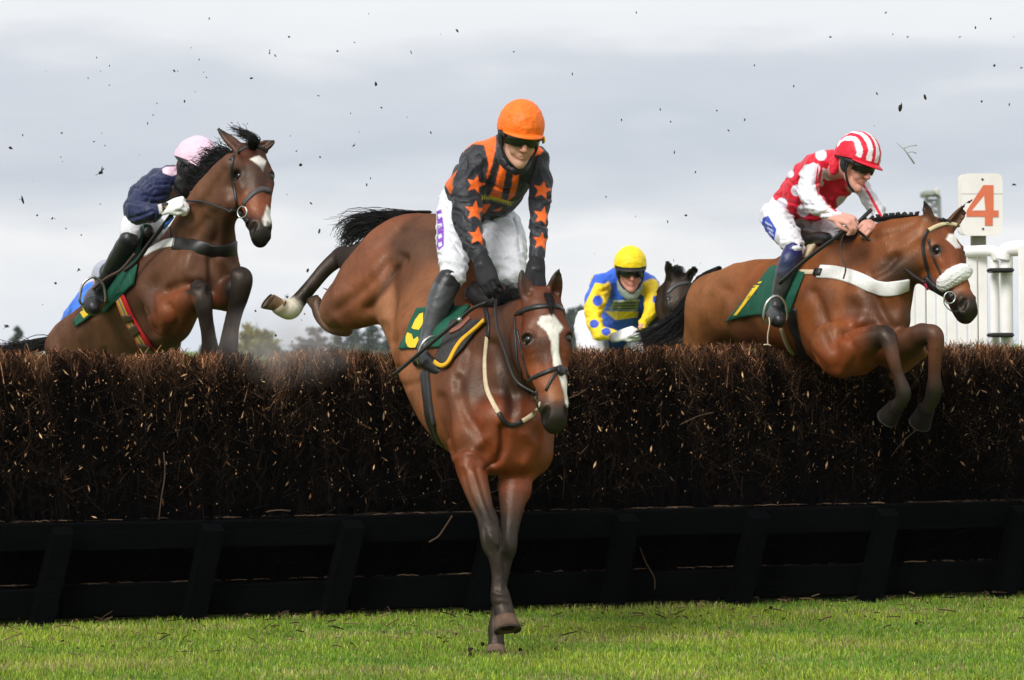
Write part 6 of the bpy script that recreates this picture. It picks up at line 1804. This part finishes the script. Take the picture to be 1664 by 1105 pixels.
B.add(qs([(140, 1080, 30.2, 36), (120, 1180, 30.3, 26), (140, 1200, 30.2, 20)]), SKIN, .02)
human_head(B, HR5, Frame(67, 196, 2.631).w(245, 740, 30.1)); B.build()
base = at(110, 900, 30.5); base[2] = 0
r5 = B.obj('person', M_skin, None, loc=base, label='jockey in a bright blue jacket and pale grey cap mostly hidden behind a boot', category='person', group='jockeys')
J = jacket_build(.009, [(tors, (.035, .16, .70), 'torso', {}), (shld, (.035, .16, .70), 'torso', {}), (aL, (.035, .16, .70), 'armL', {})], .035, .008, 18, 42)
J.obj('silks', M_silk, r5)
Br = Body(.010); Br.add(th, WH, .03); Br.add(qs([(105, 930, 30.7, 60), (140, 925, 30.6, 60)]), WH, .03); Br.build(); Br.obj('breeches', M_breech, r5)
bt = Body(.012); bt.add(qs([(140, 1080, 30.2, 38), (120, 1180, 30.3, 30), (125, 1200, 30.2, 26), (150, 1210, 30.05, 20)]), (.01, .01, .01), .02); bt.build(); bt.obj('boot', M_boot, r5)
helmet(r5, HR5, lambda x, y, z: (.34, .35, .42), M_cap, seed=11, peak=.03)
# ------------------------------------------------------------------ white rails, number board, tower, flying turf
M_pvc = mat('white_plastic', (.84, .81, .78), .42, .45, noise=(7, .06), bump=(8, .1, .004))
M_post = mat('grey_wood', (.26, .24, .20), .85, .2, noise=(18, .3), bump=(40, .5, .005), stretch=(1, 1, .1))
M_band = mat('black_band', (.012, .011, .011), .5, .4)
r4_ = Frame(1440, 250, 3.156)
YR = 26.5
rail = empty('plastic_rail', at(1560, 800, YR)*np.array([1, 1, 0]), label='white plastic running rail and slatted wing beyond the right end of the fence', category='rail')
def pole(name, a, b, r, m, par, n=18, **kw):
    V, F = lathe(a, b-a, [(0, r*.9), (.006, r), (np.linalg.norm(b-a)-.006, r), (np.linalg.norm(b-a), r*.9)], n)
    return add(name, V, F, m, par, **kw)
def ground(px, Y): q = at(px, 700, Y); q[2] = 0; return q
k_ = YR/FPX/3.156
xs_ = [-44+53.3*i for i in range(0, 9)]+[458, 512]
for i, x in enumerate(xs_):
    px = r4_.p(x+144, 0)[0]-0; pass
sl = 0
for x in np.arange(-60, 500, 53.3):
    px0 = 1440+(x+.0)/3.156; 
    a = at(px0, 420, YR+.06); a2 = at(px0+47/3.156, 420, YR+.06)
    o = a.copy(); o[2] = .04
    w = np.linalg.norm(a2-a)
    V, F = box_uvw(o, np.array([1., 0, 0]), np.array([0, 1., 0]), WZ, (0, 0, 0), (w, .022, 1.93), .005)
    add('slat', V, F, M_pvc, rail, smooth=False)
for px0, Y in ((1655, YR-.3), (1673, YR-.35), (1691, YR-.4)):
    o = at(px0, 420, Y); o[2] = .04
    V, F = box_uvw(o, np.array([1., 0, 0]), np.array([0, 1., 0]), WZ, (0, 0, 0), (.055, .022, 1.94), .005)
    add('slat', V, F, M_pvc, rail, smooth=False)
# two upright tubes with bent tops running into the top rails
def bend(name, pts, r):
    V, F = tubes(np.array([catmull(np.array(pts), 8)]), r, 20, cap=True)
    return add(name, V, F, M_pvc, rail)
rp = lambda x, y, dY=0: r4_.w(x, y, YR+dY)
lo1 = rp(557, 760); lo1[2] = .0
bend('upright', [lo1, rp(557, 700), rp(557, 620), rp(557, 545)], 24*k_)
bend('top_rail', [rp(572, 540, -.02), rp(556, 505, -.02), rp(520, 497, 0), rp(440, 500, .05), rp(300, 505, .12), rp(60, 512, .25), rp(-400, 525, .5)], 29*k_)
lo2 = rp(618, 760, -.12); lo2[2] = 0
bend('upright', [lo2, rp(618, 700, -.12), rp(618, 620, -.12), rp(618, 530, -.12)], 32*k_)
bend('top_rail', [rp(600, 545, -.13), rp(612, 500, -.13), rp(650, 487, -.14), rp(720, 484, -.18), rp(900, 482, -.3), rp(1200, 480, -.5)], 39*k_)
for y in (597, 930):
    V, F = box_uvw(rp(535, y+12, -.26), np.array([1., 0, 0]), np.array([0, 1., 0]), WZ, (0, 0, 0), (122*k_, .22, 24*k_), .01)
    add('black_band', V, F, M_band, rail, smooth=False)
# grey posts of the wing behind the slats
for x in (490, 664):
    o = rp(x-14, 420, .25); o[2] = 0
    V, F = box_uvw(o, np.array([1., 0, 0]), np.array([0, 1., 0]), WZ, (0, 0, 0), (28*k_, .07, 1.25 if x > 600 else 1.5), .006)
    add('post', V, F, M_post, rail, smooth=False)
# number board
YS = 27.0; kS = YS/FPX/3.156
sp = lambda x, y: r4_.w(x, y, YS)
sb = empty('number_sign', ground(1590, YS), label='white rounded number board with a red figure 4 on a wooden post', category='sign')
def rounded(x0, y0, x1, y1, r, n=7):
    o = []
    for cx, cy, a0 in ((x1-r, y0+r, -90), (x1-r, y1-r, 0), (x0+r, y1-r, 90), (x0+r, y0+r, 180)):
        for i in range(n):
            a = math.radians(a0+90*i/(n-1)); o.append((cx+r*math.cos(a), cy+r*math.sin(a)))
    return o
def plate(name, px, y0, th, m, par, **kw):
    """Flat board facing the course: outline in the photograph's window, thickness th behind it."""
    f = np.array([sp(*q) for q in px]); f[:, 1] = y0
    b = f+np.array([0, th, 0]); n = len(f)
    i = np.arange(n); j = np.roll(i, -1)
    return add(name, np.vstack([f, b]), [np.array([i]), np.array([i[::-1]+n]), np.stack([i, i+n, j+n, j], 1)], m, par, smooth=False, **kw)
M_sign = mat('sign_white', (.76, .72, .68), .45, .4, noise=(6, .06))
M_num = mat('sign_red', (.62, .15, .07), .5, .35, noise=(9, .08))
plate('board', rounded(386, 100, 597, 420, 34), YS, .012, M_sign, sb)
plate('backing_board', rounded(372, 104, 560, 416, 30), YS+.025, .05, M_sign, sb)
four = plate('digit', [(498, 160), (550, 160), (550, 290), (576, 290), (576, 324), (546, 324), (546, 368), (506, 368), (506, 322), (412, 322), (412, 292)], YS-.004, .003, M_num, sb)
plate('digit_counter', [(502, 216), (508, 290), (440, 291)], YS-.006, .001, M_sign, sb)
plate('panel_seam', [(386, 204), (597, 204), (597, 206), (386, 206)], YS-.0015, .001, M_post, sb)
for x, y in ((494, 131), (497, 385)):
    V, F = lathe(sp(x, y)+np.array([0, -.006, 0]), (0, 1, 0), [(0, 4*kS), (.003, 6*kS), (.006, 6*kS)], 10); add('bolt', V, F, M_band, sb)
o = sp(445, 410); o[2] = 0; o[1] = YS+.08
V, F = box_uvw(o, np.array([1., 0, 0]), np.array([0, 1., 0]), WZ, (0, 0, 0), (75*kS, .07, sp(0, 250)[2]), .005)
add('post', V, F, M_post, sb, smooth=False)
# distant lattice camera tower
YT = 150.0; kT = YT/FPX/3.156
M_tower = mat('tower_steel', (.20, .20, .20), .6, .4)
tw = empty('camera_tower', ground(1516, YT), label='distant grey lattice camera tower with a boxed platform', category='tower')
tp = lambda x, y, d=0: r4_.w(x, y, YT+d)
V, F = [], []
parts = []
for x0, x1 in ((205, 188), (270, 288)):
    for d in (0, 1.6):
        a = tp(x1, 320, d); a[2] = 0; parts.append(tubes(np.array([[a, tp(x0, 215, d)]]), .075, 5))
for y in (215, 238, 270, 300):
    parts.append(tubes(np.array([[tp(203, y), tp(272, y)]]), .05, 5))
for y0, y1 in ((238, 270), (270, 300), (300, 238)):
    parts.append(tubes(np.array([[tp(203, y0), tp(273, y1)]]), .035, 4))
a, b = merge(parts); add('lattice', a, b, M_tower, tw)
V, F = box_uvw(tp(200, 216, -.3), np.array([1., 0, 0]), np.array([0, 1., 0]), WZ, (0, 0, 0), (50*kT, 2, 30*kT), .05); add('cabin', V, F, mat('cabin_grey', (.30, .30, .28), .7), tw, smooth=False)
V, F = box_uvw(tp(253, 212, -.2), np.array([1., 0, 0]), np.array([0, 1., 0]), WZ, (0, 0, 0), (22*kT, 1.4, 36*kT), .05); add('camera_box', V, F, mat('box_cream', (.55, .53, .47), .7), tw, smooth=False)
ta = r4_.w(-20, 0, 0) if False else None
t2 = empty('camera_tower', ground(1436, YT), label='tip of a second far tower just above the neck of the light bay', category='tower')
V, F = box_uvw(at(1431, 345, YT), np.array([1., 0, 0]), np.array([0, 1., 0]), WZ, (0, 0, 0), (.18, .5, .2), .03); add('cabin', V, F, M_tower, t2, smooth=False)
a = at(1434, 345, YT); b = a.copy(); b[2] = 0; V, F = tubes(np.array([[b, a]]), .07, 5); add('mast', V, F, M_tower, t2)

# clods and stems thrown into the air
M_clod = mat('wet_turf', (.030, .020, .013), .9, .2, noise=(60, .5))
g = np.random.default_rng(99)
base_m = []
for i in range(7):
    V, F = ico_like(np.zeros(3), 1.0, g, .55, 6, 4)
    V = V*np.array([1, g.uniform(.5, .9), g.uniform(.4, .9)])
    if i > 3:      # a ragged tuft
        Pq = np.array([[g.normal(size=3)*.3, g.normal(size=3)*.7, unit(g.normal(size=3))*g.uniform(1.2, 2.0)] for _ in range(5)])
        V2, F2 = tubes(Pq, .10, 3); V, F = merge([(V*.8, F), (V2, F2)])
    me = mk_mesh('clod_mesh', V, F, smooth=False); me.materials.append(M_clod); base_m.append(me)
spec = [(409, 127, 3.2), (611, 137, 3.6), (283, 115, 2.2), (164, 281, 5.0), (37, 326, 4.6), (17, 240, 4.2), (11, 530, 4.0), (1463, 175, 5.2), (1503, 157, 4.2), (1616, 106, 2.8), (1648, 300, 3), (743, 50, 2.6),
        (1034, 20, 2), (548, 83, 2), (467, 483, 3.4), (489, 268, 3), (447, 90, 2.4), (438, 86, 2.2), (575, 237, 2.6), (596, 300, 2), (519, 375, 3), (620, 175, 2), (835, 84, 2), (1073, 178, 2), (1096, 247, 2), (1226, 106, 2.2),
        (1290, 140, 2.2), (1349, 60, 1.8), (1210, 195, 2), (90, 460, 2.6), (128, 438, 3), (132, 382, 2), (194, 470, 2.4), (60, 350, 2), (85, 355, 2.2), (100, 216, 2.0), (240, 200, 2), (300, 165, 2.2), (340, 30, 2),
        (470, 60, 2), (505, 330, 2), (520, 255, 2), (668, 85, 2.4), (700, 215, 2), (930, 120, 2.2), (985, 320, 2), (1010, 195, 2), (1115, 350, 2.4), (1130, 280, 2), (1440, 20, 2), (1425, 152, 2.4), (1585, 45, 2), (1560, 60, 2), (1610, 30, 2), (1640, 170, 2), (1595, 165, 2), (1660, 110, 2),
        (500, 440, 3.2), (530, 470, 2.2), (448, 545, 2.4), (520, 520, 2.2), (490, 520, 2), (475, 555, 2.2), (415, 505, 2.4), (1085, 360, 2), (1165, 180, 2), (1184, 212, 2.2), (1475, 60, 2)]
for _ in range(70):
    spec.append((g.uniform(5, 1650) if g.random() < .4 else g.uniform(5, 720), g.uniform(15, 540)**1.0, g.uniform(.9, 1.7)))
big = {0: 'small dark clod flying high between the left horse and the orange cap', 3: 'ragged turf tuft with roots flying left of the navy jockey', 4: 'dark clod in the air near the left edge above the fence',
       1: 'dark clod high in the sky left of the orange cap', 5: 'brown clod in the air at the far left edge', 6: 'black clod just above the left end of the fence', 7: 'largest dark clod in the sky above the number board', 8: 'clod beside the largest one above the number board'}
for i, (x, y, r) in enumerate(spec):
    Y = float(g.uniform(19.0, 24.0))
    ob = bpy.data.objects.new('turf_clod', base_m[4+i % 3] if i == 3 or (r > 2.5 and i % 4 == 2) else base_m[i % 4])
    COL.objects.link(ob)
    ob.location = at(x, y, Y)
    s_ = r*Y/FPX
    ob.scale = (s_*g.uniform(.9, 1.3), s_*g.uniform(.8, 1.2), s_*g.uniform(.7, 1.1))
    ob.rotation_euler = tuple(g.uniform(0, 6.28, 3))
    ob['label'] = big.get(i, 'small dark fleck of turf thrown up into the grey sky')
    ob['category'] = 'clod'; ob['group'] = 'flecks of turf flying through the air'
# a pale forked stem in the air
f1 = lambda x, y: at(x, y, 21.5)
V, F = merge([tubes(np.array([[f1(1457, 231), f1(1470, 243), f1(1486, 266)]]), .004, 4, cap=True), tubes(np.array([[f1(1468, 241), f1(1478, 237), f1(1490, 236)]]), .003, 4, cap=True), tubes(np.array([[f1(1474, 248), f1(1482, 246), f1(1489, 249)]]), .003, 4, cap=True)])
add('plant_stem', V, F, mat('pale_stem', (.42, .42, .42), .8), None, loc=f1(1472, 248), label='pale forked plant stem floating in the sky beside the striped cap', category='stem')
V, F = tubes(np.array([catmull(np.array([x4.w(440, 640, 21.95), x4.w(445, 700, 21.93), x4.w(428, 800, 21.94), x4.w(430, 890, 21.95)]), 5)]), .003, 4, cap=True)
V2, F2 = tubes(np.array([[x4.w(390, 885, 21.95), x4.w(430, 882, 21.95), x4.w(458, 893, 21.95)]]), .003, 4, cap=True)
V, F = merge([(V, F), (V2, F2)])
add('grass_stem', V, F, mat('straw', (.62, .50, .34), .8), None, loc=x4.w(440, 700, 21.94), label='thin straw stem hanging from the stirrup of the red jockey', category='stem')
